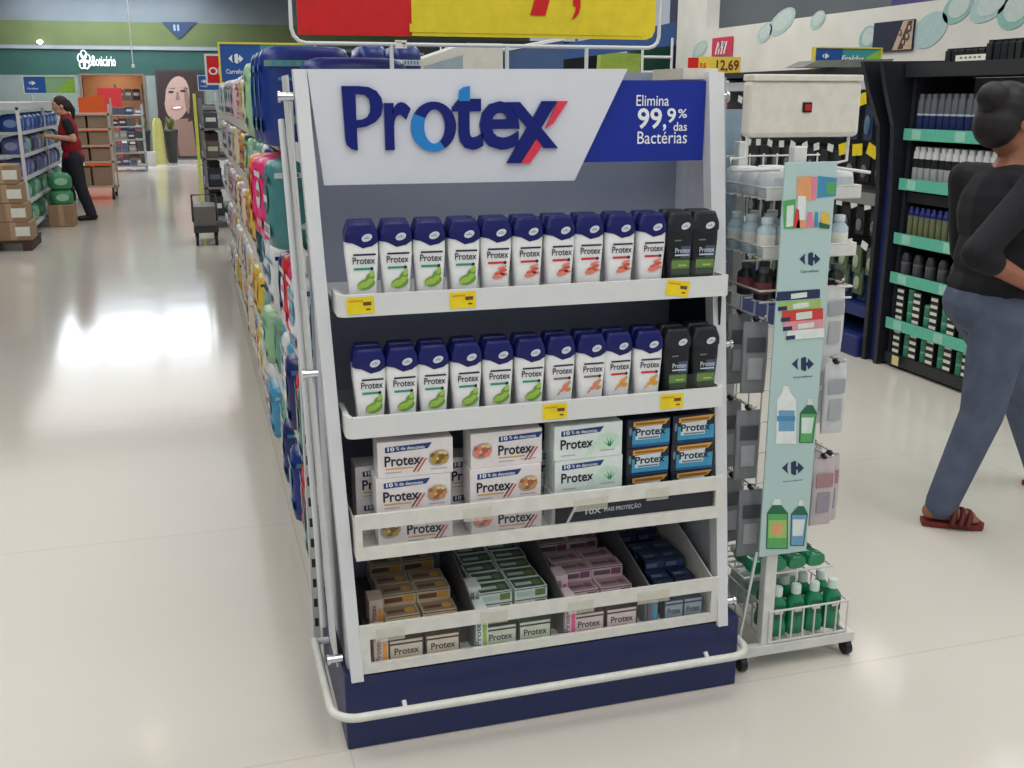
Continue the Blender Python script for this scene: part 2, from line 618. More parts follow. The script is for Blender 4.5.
# bumper rail round the foot
b = MB()
def arc(cx, cy, r, a0, a1, z, n=7):
    return [(cx + r * math.cos(math.radians(a0 + (a1 - a0) * i / n)), cy + r * math.sin(math.radians(a0 + (a1 - a0) * i / n)), z) for i in range(n + 1)]
zb = 0.125
path = [(-.042, .34, zb)] + arc(.02, .0, .062, 180, 270, zb) + arc(1.005, -.002, .06, 270, 360, zb) + [(1.064, .12, zb), (1.05, .15, zb)]
b.tube(path, .0105, 0, 12)
rail = b.build('bumper_rail', mat('rail_white', (216, 216, 208), 0.35), disp)
for x in (0.13, 0.935):
    MB().tube([(x, -.060, zb + .004), (x, -.045, zb + .016)], .006).build('bracket', WHITE, rail)
MB().tube([(-.042, .335, zb), (-.005, .335, zb)], .009).build('bracket', WHITE, rail)

# header board
b = MB()
hy = 0.182
b.poly([(-.004, hy, 1.612), (.763, hy, 1.618), (.631, hy, 1.355), (.022, hy, 1.357)], Y, .022)
hd = b.build('header_board', mat('header_white', (216, 219, 226), 0.3, var=.01), disp)
b = MB(); b.box(.60, .982, .199, .211, 1.397, 1.592)
bl = b.build('header_board', BLUEPANEL, disp, 'blue right part of the header')
b = MB(); xw = at(737, 200, 1, .43).x
b.hexa([(1.0, .425, .70), (xw - .01, .425, .70), (xw - .01, .43, .70), (1.0, .43, .70)], [(1.0, .425, 1.52), (xw, .425, 1.52), (xw, .43, 1.52), (1.0, .43, 1.52)])
b.build('back_wing', mat('wing_blue_grey', (134, 152, 166), .4), disp, 'blue-grey strip behind the right post')
b = MB(); b.box(.925, 1.02, .211, .40, 1.595, 1.622)
b.build('corner_cap', CREAM, disp)
fy = hy - 0.001
def hp(px, py):
    p = at(px, py, 1, hy)
    return (p.x, p.z)
def letter(ch, px0, px1, py0, py1, bold, mts, mi=0):
    x0, z0 = hp(px0, py1)
    x1, z1 = hp(px1, py0)
    bb = MB()
    bb.text(ch, (x0, hy, z0), X, Z, x1 - x0, z1 - z0, 0, bold, 0.0, 0, -Y)
    # give the letter thickness
    k = len(bb.v)
    vs = [v.copy() for v in bb.v]
    fs = list(bb.f)
    bm = bmesh.new()
    bv = [bm.verts.new(v) for v in vs]
    for f in fs:
        try:
            bm.faces.new([bv[i] for i in f])
        except ValueError:
            pass
    r = bmesh.ops.extrude_face_region(bm, geom=bm.faces[:])
    for e in r['geom']:
        if isinstance(e, bmesh.types.BMVert):
            e.co.y -= 0.008
    bm.normal_update()
    bmesh.ops.recalc_face_normals(bm, faces=bm.faces[:])
    bm.verts.index_update()
    o = MB().add([v.co.copy() for v in bm.verts], [[v.index for v in f.verts] for f in bm.faces])
    bm.free()
    return o.build('letter', mts, hd)
# P with a blade-shaped foot
def lpoly(pts, mts, dep=.008):
    bb = MB()
    bb.poly([(hp(*p)[0], hy, hp(*p)[1]) for p in pts], -Y, dep)
    return bb.build('letter', mts, hd)
def P_outline():
    out = [(341, 86), (362, 86), (374, 87), (383, 91), (389, 97), (391.5, 106), (389.5, 116), (383, 123), (373, 127.5), (357, 128), (357.5, 150.5), (351, 149), (346.5, 145), (345, 140)]
    inn = [(356, 120), (366, 119.5), (373, 116.5), (376.5, 111), (377, 104), (374, 98), (367, 94.5), (355, 94)]
    return out, inn
po, pi_ = P_outline()
# split into two simple polygons so the bowl stays open
lpoly([(341, 86), (358, 86), (368, 87), (376, 91), (381, 98), (382.5, 106), (370, 106), (368.5, 99), (364, 95), (355, 94), (356, 120), (357.5, 150.5), (351, 149), (346.5, 145), (345, 140)], LOGOBLUE)
lpoly([(382.5, 106), (381, 115), (375, 122), (366, 126.5), (356.3, 128), (356, 120), (362, 119.5), (367, 117), (369.5, 112), (370, 106)], LOGOBLUE, .0082)
letter('r', 385, 410, 102, 150, .022, LOGOBLUE)
# o as a ring with a bright lower-left crescent
def ring(cx, cy, rx, ry, tx, ty, a0, a1, n=20):
    o_, i_ = [], []
    for k in range(n + 1):
        a = math.radians(a0 + (a1 - a0) * k / n)
        o_.append((cx + rx * math.cos(a), cy - ry * math.sin(a)))
        i_.append((cx + 1 + (rx - tx) * math.cos(a), cy - (ry - ty) * math.sin(a)))
    return o_ + i_[::-1]
lpoly(ring(433, 126.5, 22.5, 25, 12, 8, -60, 150), LOGOBLUE)
lpoly(ring(433, 126.5, 22.5, 25, 12, 8, 150, 300), LOGOCYAN, .0078)
letter('t', 452, 482, 86, 150, .022, LOGOBLUE)
lpoly([(458, 96), (459, 90), (463, 87), (469, 86), (469, 101), (458, 101)], LOGOCYAN, .0095)
letter('e', 479, 519, 101, 150, .022, LOGOBLUE)
lpoly([(505, 102), (519, 102), (557, 148), (543, 148)], LOGOBLUE, .0092)
lpoly([(541, 101), (556, 101), (540, 128.5), (532.5, 117)], LOGOBLUE, .0086)
lpoly([(528, 124), (535, 137), (520, 163), (506, 163)], LOGOBLUE, .0086)
lpoly([(557, 101), (567, 101), (552, 124), (545, 128)], LOGORED)
lpoly([(536, 138), (541, 146), (529, 163), (520, 163)], LOGORED)
# writing on the blue part
def bp(px, py):
    p = at(px, py, 1, .199)
    return Vector((p.x, .1975, p.z))
WTXT = mat('print_white', (236, 238, 242), 0.5)
b = MB()
def btxt(s, px0, px1, py0, py1, bold=0.0):
    a, c = bp(px0, py1), bp(px1, py0)
    b.text(s, a, X, Z, c.x - a.x, c.z - a.z, 0, bold)
btxt('Elimina', 636, 669, 95, 106, .004)
btxt('99', 637, 662, 108, 129, .02)
btxt(',', 662.5, 666, 124, 131, .02)
btxt('9', 666.5, 676, 108, 123, .02)
btxt('%', 677.5, 687, 109, 118, .01)
btxt('das', 673, 687, 122, 131, .01)
btxt('Bact\u00e9rias', 637, 687, 131, 144, .004)
b.build('lettering', WTXT, bl)

# two lipped shelves
def tag_on(par, x, y, z, w=.062, h=.036, mt=YEL, tilt=0.0):
    bb = MB()
    u = Vector((math.cos(tilt), 0, -math.sin(tilt))); v = Vector((math.sin(tilt), 0, math.cos(tilt)))
    o = Vector((x, y, z))
    bb.poly([o - u * w / 2 - v * h / 2, o + u * w / 2 - v * h / 2, o + u * w / 2 + v * h / 2, o - u * w / 2 + v * h / 2], -Y, .0012, 0)
    oo = o - Y * .0016
    bb.flat(oo, u, v, rect(-w * .42, w * .1, h * .22, h * .34), 1)
    bb.flat(oo, u, v, rect(w * .1, w * .4, -h * .02, h * .2), 2)
    bb.flat(oo, u, v, rect(w * .2, w * .36, -h * .3, -h * .2), 2)
    return bb.build('price_tag', [mt, mat('tag_orange', (214, 160, 40), .5), mat('tag_ink', (110, 70, 30), .5)], par, 'yellow price tag')
def shelf(xl, xr, yf, zt, zb_, zfloor, tags):
    bb = MB()
    r = .02
    n = 5
    pl = [(xl, .16)] + [(xl + r - r * math.cos(math.radians(90 * i / n)), yf + r - r * math.sin(math.radians(90 * i / n))) for i in range(n + 1)]
    pl += [(xr - r + r * math.sin(math.radians(90 * i / n)), yf + r - r * math.cos(math.radians(90 * i / n))) for i in range(n + 1)] + [(xr, .16)]
    cx = (xl + xr) / 2
    t = .012
    inner = []
    for k, (x, y) in enumerate(pl):
        inner.append((x + (t if x < cx else -t) * (1 if y > yf + r * .3 else .4), y + (t if y < .15 else 0)))
    rings = []
    for z, off in ((zb_, 0), (zt - .002, 0)):
        rings.append([(x, y, z) for x, y in pl] + [(x, y, z) for x, y in inner[::-1]])
    bb.loft(rings, 0, False)
    bb.box(xl + .004, xr - .004, yf + .008, .40, zfloor - .010, zfloor)
    sh = bb.build('shelf', mat('shelf_white', (220, 221, 220), 0.32, var=.012), disp)
    for (x, tl, mt) in tags:
        tag_on(sh, x, yf - .0005, (zt + zb_) / 2 + (0 if mt is YEL else 0), .062 if mt is YEL else .05, min(.038, (zt - zb_) * .9), mt, tl)
    return sh
PALET = mat('tag_plain', (205, 205, 200), 0.5)
s1 = shelf(.024, 1.002, .05, 1.125, 1.073, 1.095, [(.075, -.02, YEL), (.312, -.02, YEL), (.856, .16, YEL)])
s2 = shelf(.028, .990, .02, .846, .794, .810, [(.53, 0, YEL), (.838, 0, YEL)])
for sh_, yy, z0, z1 in ((s1, .053, 1.118, 1.165), (s2, .023, .838, .885)):
    MB().box(.835, .975, yy, yy + .002, z0, z1).build('guard_pane', CLEAR, sh_)

# two soap trays with a window in the front
FRAMEM = mat('tray_white', (218, 217, 210), 0.4)
def tray(zb_, zt, w0, w1, wx0, wx1, floor, yf=0.0):
    xl, xr = .036, .988
    bb = MB()
    t = .010
    bb.box(xl, xr, yf, yf + t, zb_, w0).box(xl, xr, yf, yf + t, w1, zt).box(xl, wx0, yf, yf + t, w0, w1).box(wx1, xr, yf, yf + t, w0, w1)
    bb.box(xl, xr, yf + t, .40, floor - .01, floor)
    bb.box(xl, xl + .004, yf + t, .2, floor, zt - .02).box(xr - .004, xr, yf + t, .2, floor, zt - .02)
    tr = bb.build('tray', FRAMEM, disp)
    MB().box(wx0, wx1, yf + .003, yf + .005, w0, w1).build('window_pane', CLEAR, tr)
    return tr
t3 = tray(.499, .612, .530, .576, .052, .965, .510)
t4 = tray(.197, .328, .226, .292, .060, .968, .206)
def ptag(par, x, z, w=.07, h=.032):
    MB().box(x - w / 2, x + w / 2, -.003, -.001, z - h / 2, z + h / 2).build('tag_holder', mat_clear('tag_sleeve', (232, 230, 214), .28, .3), par)
ptag(t3, .33, .585); ptag(t3, .62, .578, .09); ptag(t3, .80, .585, .06)
ptag(t4, .11, .300); ptag(t4, .37, .306); ptag(t4, .60, .300); ptag(t4, .80, .300, .09)
# black promotion card behind the upper tray window
b = MB()
cy = .014
b.box(.533, .963, cy, cy + .002, .511, .592, 0)
b.flat((0, cy - .0006, 0), X, Z, [(.560, .514), (.960, .514), (.960, .586), (.66, .586), (.590, .572)], 1)
b.flat((0, cy - .0010, 0), X, Z, [(.552, .512), (.560, .512), (.590, .570), (.66, .584), (.66, .588), (.585, .575)], 2)
b.text('10X', (.612, cy - .0015, .545), X, Z, .042, .014, 2, .02)
b.text('MAIS PROTE\u00c7\u00c3O', (.662, cy - .0015, .545), X, Z, .10, .016, 2, .012)
b.build('promotion_card', [mat('card_black', (18, 19, 22), .85, spec=.1), mat('card_navy', (26, 32, 46), .85, spec=.1), mat('card_silver', (190, 196, 204), .4)], t3, 'black card with white lettering')
MB().box(.725, .965, .02, .12, .511, .5510).build('tray_riser', DARK, t3)
# dividers and risers of the lower tray
DIV = mat('divider_grey', (96, 98, 98), .35)
for x in (.322, .557, .792):
    b = MB(); b.poly([(x, .012, .207), (x, .39, .207), (x, .39, .42), (x, .012, .325)], X, .004)
    b.build('divider', DIV, t4)
b = MB(); b.poly([(.972, .012, .207), (.972, .39, .207), (.972, .39, .44), (.972, .012, .325)], X, .004)
b.build('divider', FRAMEM, t4)
MB().box(.06, .97, .075, .39, .207, .272).build('tray_riser', mat('riser_brown', (84, 78, 70), .6), t4)

# ------------------------------------------------------------------ body wash bottles
def sup(a, b_, z, n=3.4, seg=28, y0=0.0):
    out = []
    for i in range(seg):
        t = 2 * math.pi * i / seg
        c, s = math.cos(t), math.sin(t)
        out.append((a * math.copysign(abs(c) ** (2 / n), c), y0 + b_ * math.copysign(abs(s) ** (2 / n), s), z))
    return out
def bottle(kind):
    dark = kind == 'black'
    t = thing('body_wash_bottle', 'x', 'bottle')
    b = MB()
    R = []
    for z, a, d in ((0, .0275, .018), (.003, .0300, .0205), (.04, .0318, .021), (.08, .0352, .0215), (.11, .0378, .0215), (.138, .0380, .0215), (.148, .036, .020)):
        R.append(sup(a, d, z))
    b.loft(R)
    body = b.build('bottle_body', BLACK if dark else BWHITE, t)
    # cap with a wavy lower edge
    b = MB()
    low = [(x, y, .136 - .013 * math.exp(-((x - .008) / .020) ** 2) + .002 * abs(x) / .03) for x, y, _ in sup(.0388, .0225, 0, 5)]
    R = [low, sup(.0388, .0225, .146, 5), sup(.0384, .0224, .154, 5)]
    b.loft(R)
    # faceted shoulders and a flat sloping top
    for q in range(2):
        b.loft([sup(.0384, .0224, .1538, 5), sup(.0305, .0190, .174, 5)] if q == 0 else [sup(.0305, .0190, .1738, 5), sup(.0285, .0165, .1795, 5)], 0, False)
    cp_ = b.build('cap', mat('cap_black', (30, 33, 38), .35) if dark else CAPBLUE, t)
    b = MB()
    f = -.0236
    b.flat((0, f, 0), X, Z, oval(.010, .1475, .0125, .0078, 18, .35), 0)
    b.flat((0, f - .0004, 0), X, Z, rect(.002, .016, .146, .1475, .001), 1)
    b.flat((0, f - .0004, 0), X, Z, rect(.008, .013, .149, .1505, .001), 1)
    b.build('emblem', [mat('emblem_grey', (210, 214, 224), .4), mat('emblem_ink', (120, 130, 170), .4)], cp_)
    b = MB()
    f = -.0228
    o = Vector((0, f, 0))
    if dark:
        b.flat(o, X, Z, rect(-.0005, .026, .072, .100), 0)
        b.text('Protex', o + Vector((-.016, -.0004, .084)), X, Z, .040, .012, 1, .012)
        b.flat(o, X, Z, rect(-.018, .0, .112, .1155), 5)
        b.flat(o - Y * .0003, X, Z, rect(-.016, .022, .077, .0805), 1)
        for k in range(8):
            b.flat(o, X, Z, rect(-.024, .024, .032 + k * .005, .037 + k * .005), 2 + (0 if 2 < k < 7 else 1))
        b.flat(o - Y * .0004, X, Z, rect(-.006, .016, .052, .056), 4)
        ms = [mat('label_slate', (70, 84, 110), .4), mat('label_silver', (200, 208, 220), .4), mat('label_green', (98, 132, 56), .4), mat('label_green_dark', (46, 66, 40), .4), LIME1, mat('label_grey', (110, 116, 122), .4)]
    else:
        b.flat(o, X, Z, rect(-.022, .029, .1090, .1130), 0)
        b.text('Protex', o + Vector((-.024, -.0002, .0905)), X, Z, .051, .0155, 0, .012)
        b.flat(o, X, Z, rect(-.022, .018, .0775, .0825), 1)
        b.flat(o - Y * .0003, X, Z, oval(.019, .080, .004, .004, 8), 0)
        if kind == 'lime':
            for (cx, cz, rx, rz, a, mi) in ((.005, .046, .021, .012, .25, 3), (.014, .060, .013, .009, .9, 3), (.000, .045, .013, .007, .2, 2), (.013, .052, .009, .006, .6, 2), (.019, .069, .008, .005, 1.0, 2), (-.010, .040, .006, .004, .3, 2)):
                b.flat(o - Y * (.0002 + (.0003 if mi == 2 else 0) + .0002 * cz), X, Z, oval(cx, cz, rx, rz, 14, a), mi)
            ms = [INK, TEALBAR, LIME1, LIME2]
        elif kind == 'red':
            for (cx, cz, rx, rz, a, mi) in ((.003, .050, .016, .006, .2, 2), (.004, .058, .013, .0035, .3, 2), (.014, .062, .010, .004, .2, 3), (.016, .054, .010, .0035, -.2, 2), (.000, .056, .008, .002, .1, 3), (.012, .069, .012, .003, .25, 2)):
                b.flat(o - Y * (.0002 + .0001 * mi), X, Z, oval(cx, cz, rx, rz, 12, a), mi)
            ms = [INK, REDBAR, SALMON, SALMON2]
        else:
            for (cx, cz, rx, rz, a, mi) in ((.010, .062, .010, .006, .5, 2), (.016, .052, .008, .005, .2, 3), (.002, .052, .009, .004, .3, 2), (.018, .068, .006, .004, .7, 3), (-.008, .044, .006, .002, .8, 3)):
                b.flat(o - Y * (.0002 + .0001 * mi), X, Z, oval(cx, cz, rx, rz, 12, a), mi)
            ms = [INK, BROWNBAR if kind == 'almond' else REDBAR, SALMON if kind == 'almond' else ORANGE, ALMOND if kind == 'almond' else GOLD]
    b.build('label_print', ms, body)
    return Kind(t)
KB = {k: bottle(k) for k in ('lime', 'red', 'almond', 'honey', 'black')}
DES = {'lime': 'white lime-print body wash bottle', 'red': 'white red-print body wash bottle', 'almond': 'white brown-print body wash bottle',
       'honey': 'white orange-print body wash bottle', 'black': 'black body wash bottle with green label'}
rows = [('top', .096, 1.095, ['lime'] * 4 + ['red'] * 6 + ['black'] * 2, [.089, .168, .246, .326, .404, .482, .560, .637, .716, .796, .872, .940]),
        ('second', .068, .810, ['lime'] * 6 + ['almond'] * 2 + ['honey'] * 2 + ['black'] * 2, [.092, .168, .243, .322, .400, .477, .557, .634, .707, .788, .866, .942])]
for rn, y, z, ks, xs in rows:
    for layer in (0, 1):
        cnt = {}
        tot = {k: ks.count(k) for k in ks}
        for k, x in zip(ks, xs):
            cnt[k] = cnt.get(k, 0) + 1
            nm = (ORD[cnt[k] - 1] + ' from left') if tot[k] > 2 else ('left' if cnt[k] == 1 else 'right') + ' one'
            where = 'back' if layer else 'front'
            dx = random.uniform(-.002, .002)
            KB[k].put((x + dx + (0.004 if layer else 0), y + .050 * layer + random.uniform(-.002, .003), z), '%s, %s, %s row, %s shelf' % (DES[k], nm, where, rn),
                      random.uniform(-.04, .04), 'body wash bottles on the %s shelf' % rn, (1, 1, 1.035))

# ------------------------------------------------------------------ soap multipacks on the third level
def multipack(kind, flip=False):
    t = thing('soap_multipack', 'x', 'soap box')
    W, D, H = .180, .075, .0885
    b = MB()
    b.box(-W / 2, W / 2, 0, D, 0, H, 0, .0015)
    bx = b.build('carton', {'aloe': mat('carton_mint', (222, 232, 228), .4)}.get(kind, mat('carton_white', (228, 222, 222), .4)), t)
    b = MB()
    o = Vector((0, -.0006, 0))
    o2 = o - Y * .0005
    lx = -.035 if not flip else .0
    sh = .052 if flip else 0
    b.flat(o, X, Z, [(-.072 + sh, .062), (.030 + sh, .066), (.040 + sh, .080), (-.072 + sh, .076)], 0)
    b.text('10', o2 + Vector((-.066 + sh, 0, .0655)), X, Z, .016, .010, 1, .03)
    b.text('% de desconto', o2 + Vector((-.046 + sh, 0, .067)), X, Z, .068, .008, 1, .01)
    b.text('Protex', o2 + Vector((-.074 + sh, 0, .028)), X, Z, .086, .026, 2, .022)
    b.flat(o2 - Y * .0003, X, Z, [(-.008 + sh, .010), (-.004 + sh, .010), (.020 + sh, .044), (.014 + sh, .044)], 3)
    b.flat(o2 - Y * .0003, X, Z, [(.002 + sh, .010), (.006 + sh, .010), (.028 + sh, .042), (.023 + sh, .042)], 4)
    if kind != 'aloe':
        b.flat(o, X, Z, rect(-.072 + sh, -.006 + sh, .020, .0235), 5)
    b.flat(o, X, Z, rect(-.072 + sh, -.035 + sh, .011, .0135), 9)
    c = (.056, .040) if not flip else (-.062, .044)
    if kind == 'aloe':
        for a in (-.9, -.35, .2, .7):
            b.flat(o2, X, Z, [(c[0] - .003, .026), (c[0] + .003, .026), (c[0] + .022 * math.sin(a), .026 + .026 * math.cos(a))], 7)
        b.flat(o, X, Z, oval(c[0] - .004, .040, .034, .022, 16), 8)
        b.flat(o2 - Y * .0002, X, Z, rect(.03, .07, .016, .018), 9)
    else:
        for li, (dx, dz, rx, rz, a, mi) in enumerate(((0, 0, .026, .020, .3, 9), (-.006, .006, .014, .009, .4, 6), (.010, .004, .012, .010, -.3, 7), (.0, -.008, .013, .007, .2, 7), (.012, -.010, .008, .006, .1, 6), (-.012, -.004, .009, .007, 1, 6), (.016, .012, .007, .005, .5, 10), (-.016, .008, .006, .005, .2, 7), (.004, .013, .007, .004, .1, 10), (.018, -.002, .006, .005, .9, 6), (-.004, -.002, .004, .003, 0, 10))):
            b.flat(o2 - Y * (.0002 * li), X, Z, oval(c[0] + dx, c[1] + dz, rx, rz, 12, a), mi)
        b.flat(o, X, Z, rect(.035, .075, .012, .0145), 9)
    im = {'oat': (OLIVE, mat('oat_dark', (120, 96, 44), .5)), 'nut': (ALMOND, ALMOND2), 'flower': (SALMON, mat('flower_dark', (166, 104, 84), .5)), 'aloe': (LIME2, mat('aloe_green', (70, 150, 110), .5))}[kind]
    slash = {'aloe': (MINT, MINT)}.get(kind, (mat('slash_maroon', (130, 56, 60), .5), mat('slash_red', (196, 90, 80), .5)))
    b.build('front_print', [LABBLUE, WTXT, mat('print_black', (30, 32, 46), .5), slash[0], slash[1], GOLD, im[0], im[1], MINT, mat('print_grey', (176, 166, 170), .5), mat('print_straw', (226, 196, 140), .5)], bx)
    return Kind(t)
KM = {k: multipack(*v) for k, v in {'oat': ('oat',), 'nut': ('nut',), 'oatflip': ('oat', True), 'flowerflip': ('flower', True), 'aloe': ('aloe',)}.items()}
G3 = 'soap multipacks on the third level'
stacks = [(.186, ['oatflip', 'nut', 'oat'], 'left stack'), (.410, ['flowerflip', 'nut', 'flowerflip'], 'middle stack'), (.625, ['aloe', 'aloe', 'aloe'], 'mint stack')]
dsc = {'oat': 'white soap multipack with oats picture at right', 'nut': 'white soap multipack with almonds picture at right', 'oatflip': 'white soap multipack with oats picture at left',
       'flowerflip': 'white soap multipack with reddish picture at left', 'aloe': 'pale mint soap multipack with aloe leaf'}
for x, ks, sn in stacks:
    for i, k in enumerate(ks):
        KM[k].put((x + random.uniform(-.004, .004), .030 + random.uniform(0, .006), .510 + i * .0886), '%s, %s of the %s' % (dsc[k], ['bottom', 'middle', 'top'][i], sn), random.uniform(-.02, .02), G3)
for x, i, k, lb in ((.148, 0, 'oat', 'white soap multipack lying in shade behind the left stack, lower'), (.148, 1, 'nut', 'white soap multipack half hidden behind the left stack, upper'),
                 (.372, 0, 'nut', 'white soap multipack in shade behind the middle stack, lower'), (.372, 1, 'oat', 'white soap multipack peeking out behind the middle stack, upper'),
                 (.592, 0, 'aloe', 'mint soap multipack in shade behind the mint stack, lower'), (.592, 1, 'aloe', 'mint soap multipack peeking out behind the mint stack, upper')):
    KM[k].put((x, .128, .510 + i * .0886), lb, 0, G3)
def bluepack():
    t = thing('soap_multipack', 'x', 'soap box')
    W, D, H = .116, .075, .0744
    b = MB(); b.box(-W / 2, W / 2, 0, D, 0, H, 0, .0015)
    bx = b.build('carton', mat('carton_night', (26, 34, 48), .35), t)
    b = MB()
    o = Vector((0, -.0006, 0)); o2 = o - Y * .0005
    b.flat(o, X, Z, [(-.044, .004), (.057, .004), (.057, .046), (-.044, .046)], 0)
    b.flat(o, X, Z, rect(-.044, .057, .002, .010), 4)
    b.flat(o, X, Z, [(-.042, .056), (.044, .058), (.056, .072), (-.042, .069)], 1)
    b.flat(o2, X, Z, rect(-.036, .042, .060, .066), 5)
    b.flat(o2, X, Z, [(-.036, .022), (.030, .022), (.036, .058), (-.036, .055)], 2)
    b.text('Protex', o2 + Vector((-.036, -.0004, .032)), X, Z, .082, .020, 3, .024)
    b.flat(o2 - Y * .0004, X, Z, rect(-.028, .028, .024, .028), 6)
    b.flat(o2, X, Z, oval(-.050, .045, .004, .012, 10), 6)
    b.build('front_print', [AQUA, GOLD, mat('panel_pale', (206, 216, 224), .4), mat('print_black', (30, 32, 46), .5), LABBLUE, mat('gold_dark', (150, 100, 40), .5), mat('panel_grey', (110, 124, 140), .4)], bx)
    return Kind(t)
KN = bluepack()
for ci, x in enumerate((.784, .910)):
    for i in range(3):
        KN.put((x + random.uniform(-.002, .002), .032, .551 + i * .0746), 'dark blue and orange soap multipack, %s of the %s dark blue stack' % (['bottom', 'middle', 'top'][i], ['left', 'right'][ci]), random.uniform(-.02, .02), G3)

# ------------------------------------------------------------------ single soaps in the lower tray
def soap(body, top_, bar, txt):
    """lying soap carton: front print and coloured top print"""
    t = thing('soap_box', 'x', 'soap box')
    W, D, H = .088, .060, .030
    b = MB(); b.box(-W / 2, W / 2, 0, D, 0, H, 0, .001)
    bx = b.build('carton', body, t)
    b = MB()
    b.flat((0, 0, H + .0006), X, Y, rect(-W * .46, W * .46, D * .08, D * .92), 0)
    b.flat((0, 0, H + .0009), X, Y, rect(-W * .40, W * .1, D * .30, D * .58), 2)
    b.flat((0, 0, H + .0009), X, Y, oval(W * .26, D * .45, W * .14, D * .22), 1)
    b.flat((0, -.0006, 0), X, Z, rect(-W * .44, W * .1, H * .25, H * .7), 2)
    b.flat((0, -.0006, 0), X, Z, rect(W * .12, W * .44, H * .2, H * .8), 1)
    b.flat((0, -.0009, 0), X, Z, rect(-W * .49, W * .49, H * .90, H * .98), 3)
    b.build('carton_print', [top_, bar, txt, DARK], bx)
    return Kind(t)
def soap_up(body, edge, bar):
    """upright carton showing its big face"""
    t = thing('soap_box', 'x', 'soap box')
    W, D, H = .088, .030, .060
    b = MB(); b.box(-W / 2, W / 2, 0, D, 0, H, 0, .001)
    bx = b.build('carton', edge, t)
    b = MB()
    o = Vector((0, -.0006, 0)); o2 = o - Y * .0005
    b.flat(o, X, Z, rect(-W * .455, W * .455, H * .07, H * .78), 0)
    b.text('Protex', o2 + Vector((-W * .34, 0, H * .34)), X, Z, W * .70, H * .30, 1, .02)
    b.flat(o2, X, Z, rect(-W * .34, W * .2, H * .17, H * .22), 2)
    b.flat(o, X, Z, rect(-W * .46, W * .46, H * .86, H * .97), 0)
    b.build('carton_print', [body, mat('print_mid', (60, 64, 76), .5), bar], bx)
    return Kind(t)
def soap_side(body, bar):
    """carton on end, narrow side out with the name running upwards"""
    t = thing('soap_box', 'x', 'soap box')
    W, D, H = .036, .060, .088
    b = MB(); b.box(-W / 2, W / 2, 0, D, 0, H, 0, .002)
    bx = b.build('carton', body, t)
    b = MB()
    o = Vector((0, -.0006, 0))
    b.text('Protex', o + Vector((-W * .02, 0, H * .12)), Z, -X, H * .7, W * .36, 0, .014)
    b.flat(o, X, Z, rect(W * .12, W * .40, H * .1, H * .66), 1)
    b.build('carton_print', [mat('print_soft', (88, 92, 104), .5), bar], bx)
    return Kind(t)
BEIGE = mat('carton_beige', (206, 188, 160), .45)
lie = {'orange': soap(BEIGE, mat('top_bronze', (150, 134, 118), .4), GOLD, mat('txt_brown', (120, 84, 60), .5)),
       'green': soap(mat('carton_mint', (222, 232, 228), .4), mat('top_green', (70, 94, 76), .4), mat('leaf_dull', (112, 136, 84), .4), mat('txt_mint', (190, 214, 200), .5)),
       'pink': soap(PINKC, mat('top_mauve', (168, 146, 150), .4), mat('mauve', (140, 84, 112), .4), mat('txt_mauve', (120, 92, 104), .5)),
       'dark': soap(mat('carton_navy', (34, 48, 78), .35), mat('top_navy', (28, 42, 70), .35), mat('navy_mid', (52, 72, 110), .4), mat('txt_steel', (98, 112, 140), .5))}
upr = {'orange': soap_up(mat('face_cream', (218, 206, 186), .45), mat('edge_brown', (70, 60, 50), .5), GOLD),
       'green': soap_up(mat('face_pale_green', (208, 218, 198), .45), mat('edge_green', (58, 66, 52), .5), LIME2),
       'pink': soap_up(mat('face_pink', (222, 206, 204), .45), mat('edge_mauve', (72, 58, 60), .5), REDBAR),
       'dark': soap_up(mat('face_steel', (150, 166, 180), .45), mat('edge_slate', (52, 66, 78), .5), TEALBAR)}
sid = {'orange': soap_side(mat('side_tan', (212, 190, 176), .45), ORANGE), 'green': soap_side(mat('carton_mint', (222, 232, 228), .4), LIME1), 'pink': soap_side(PINKC, PINK), 'dark': soap_side(mat('side_slate', (120, 128, 140), .45), AQUA)}
G4 = 'single soaps in the lowest tray'
comp = [('orange', 'beige', (.156, .248), .089), ('green', 'green', (.397, .489), .342), ('pink', 'pink', (.635, .727), .578), ('dark', 'navy', (.862, .926), .806)]
for k, cn, xs, xside in comp:
    if k == 'dark':
        xs = (.872, .930); xs = (.866, .927)
    for i, x in enumerate((xs[0] - .004, xs[1] - .004) if k != 'dark' else (.868, .9265)):
        upr[k].put((x if k != 'dark' else (.872, .9275)[i], .024, .207), 'upright %s soap carton behind the tray window, %s one' % (cn, ['left', 'right'][i]), 0, G4, (1, 1, 1) if k != 'dark' else (.62, 1, 1))
    sid[k].put((xside, .020, .2072), '%s soap carton on end, front left of the %s compartment' % (cn, cn), random.uniform(-.05, .05), G4, (1, 1, 1.28) if k in ('green', 'pink') else (1, 1, 1))
    if k != 'dark':
        sid[k].put((xside + .004, .100, .2722), '%s soap carton on end, second from the front in the %s compartment' % (cn, cn), 0, G4, (1, 1, .8))
    for r in range(5):
        for i, x in enumerate(xs):
            top = .2722
            n = 1 if r in (0, 3) and k != 'green' else 2
            if r == 4:
                n = 2
            for l in range(n):
                lie[k].put((x + (.003 * math.sin(r * 2.3 + i)) - (.0 if k != 'dark' else .002) , .078 + r * .0615, top + l * .0302), 'lying %s soap carton, %s row back, %s column, %s layer' % (cn, ORD[r], ['left', 'right'][i], ['lower', 'upper'][l]),
                           random.uniform(-.03, .03), G4, (1, 1, 1) if k != 'dark' else (.66, 1, 1))
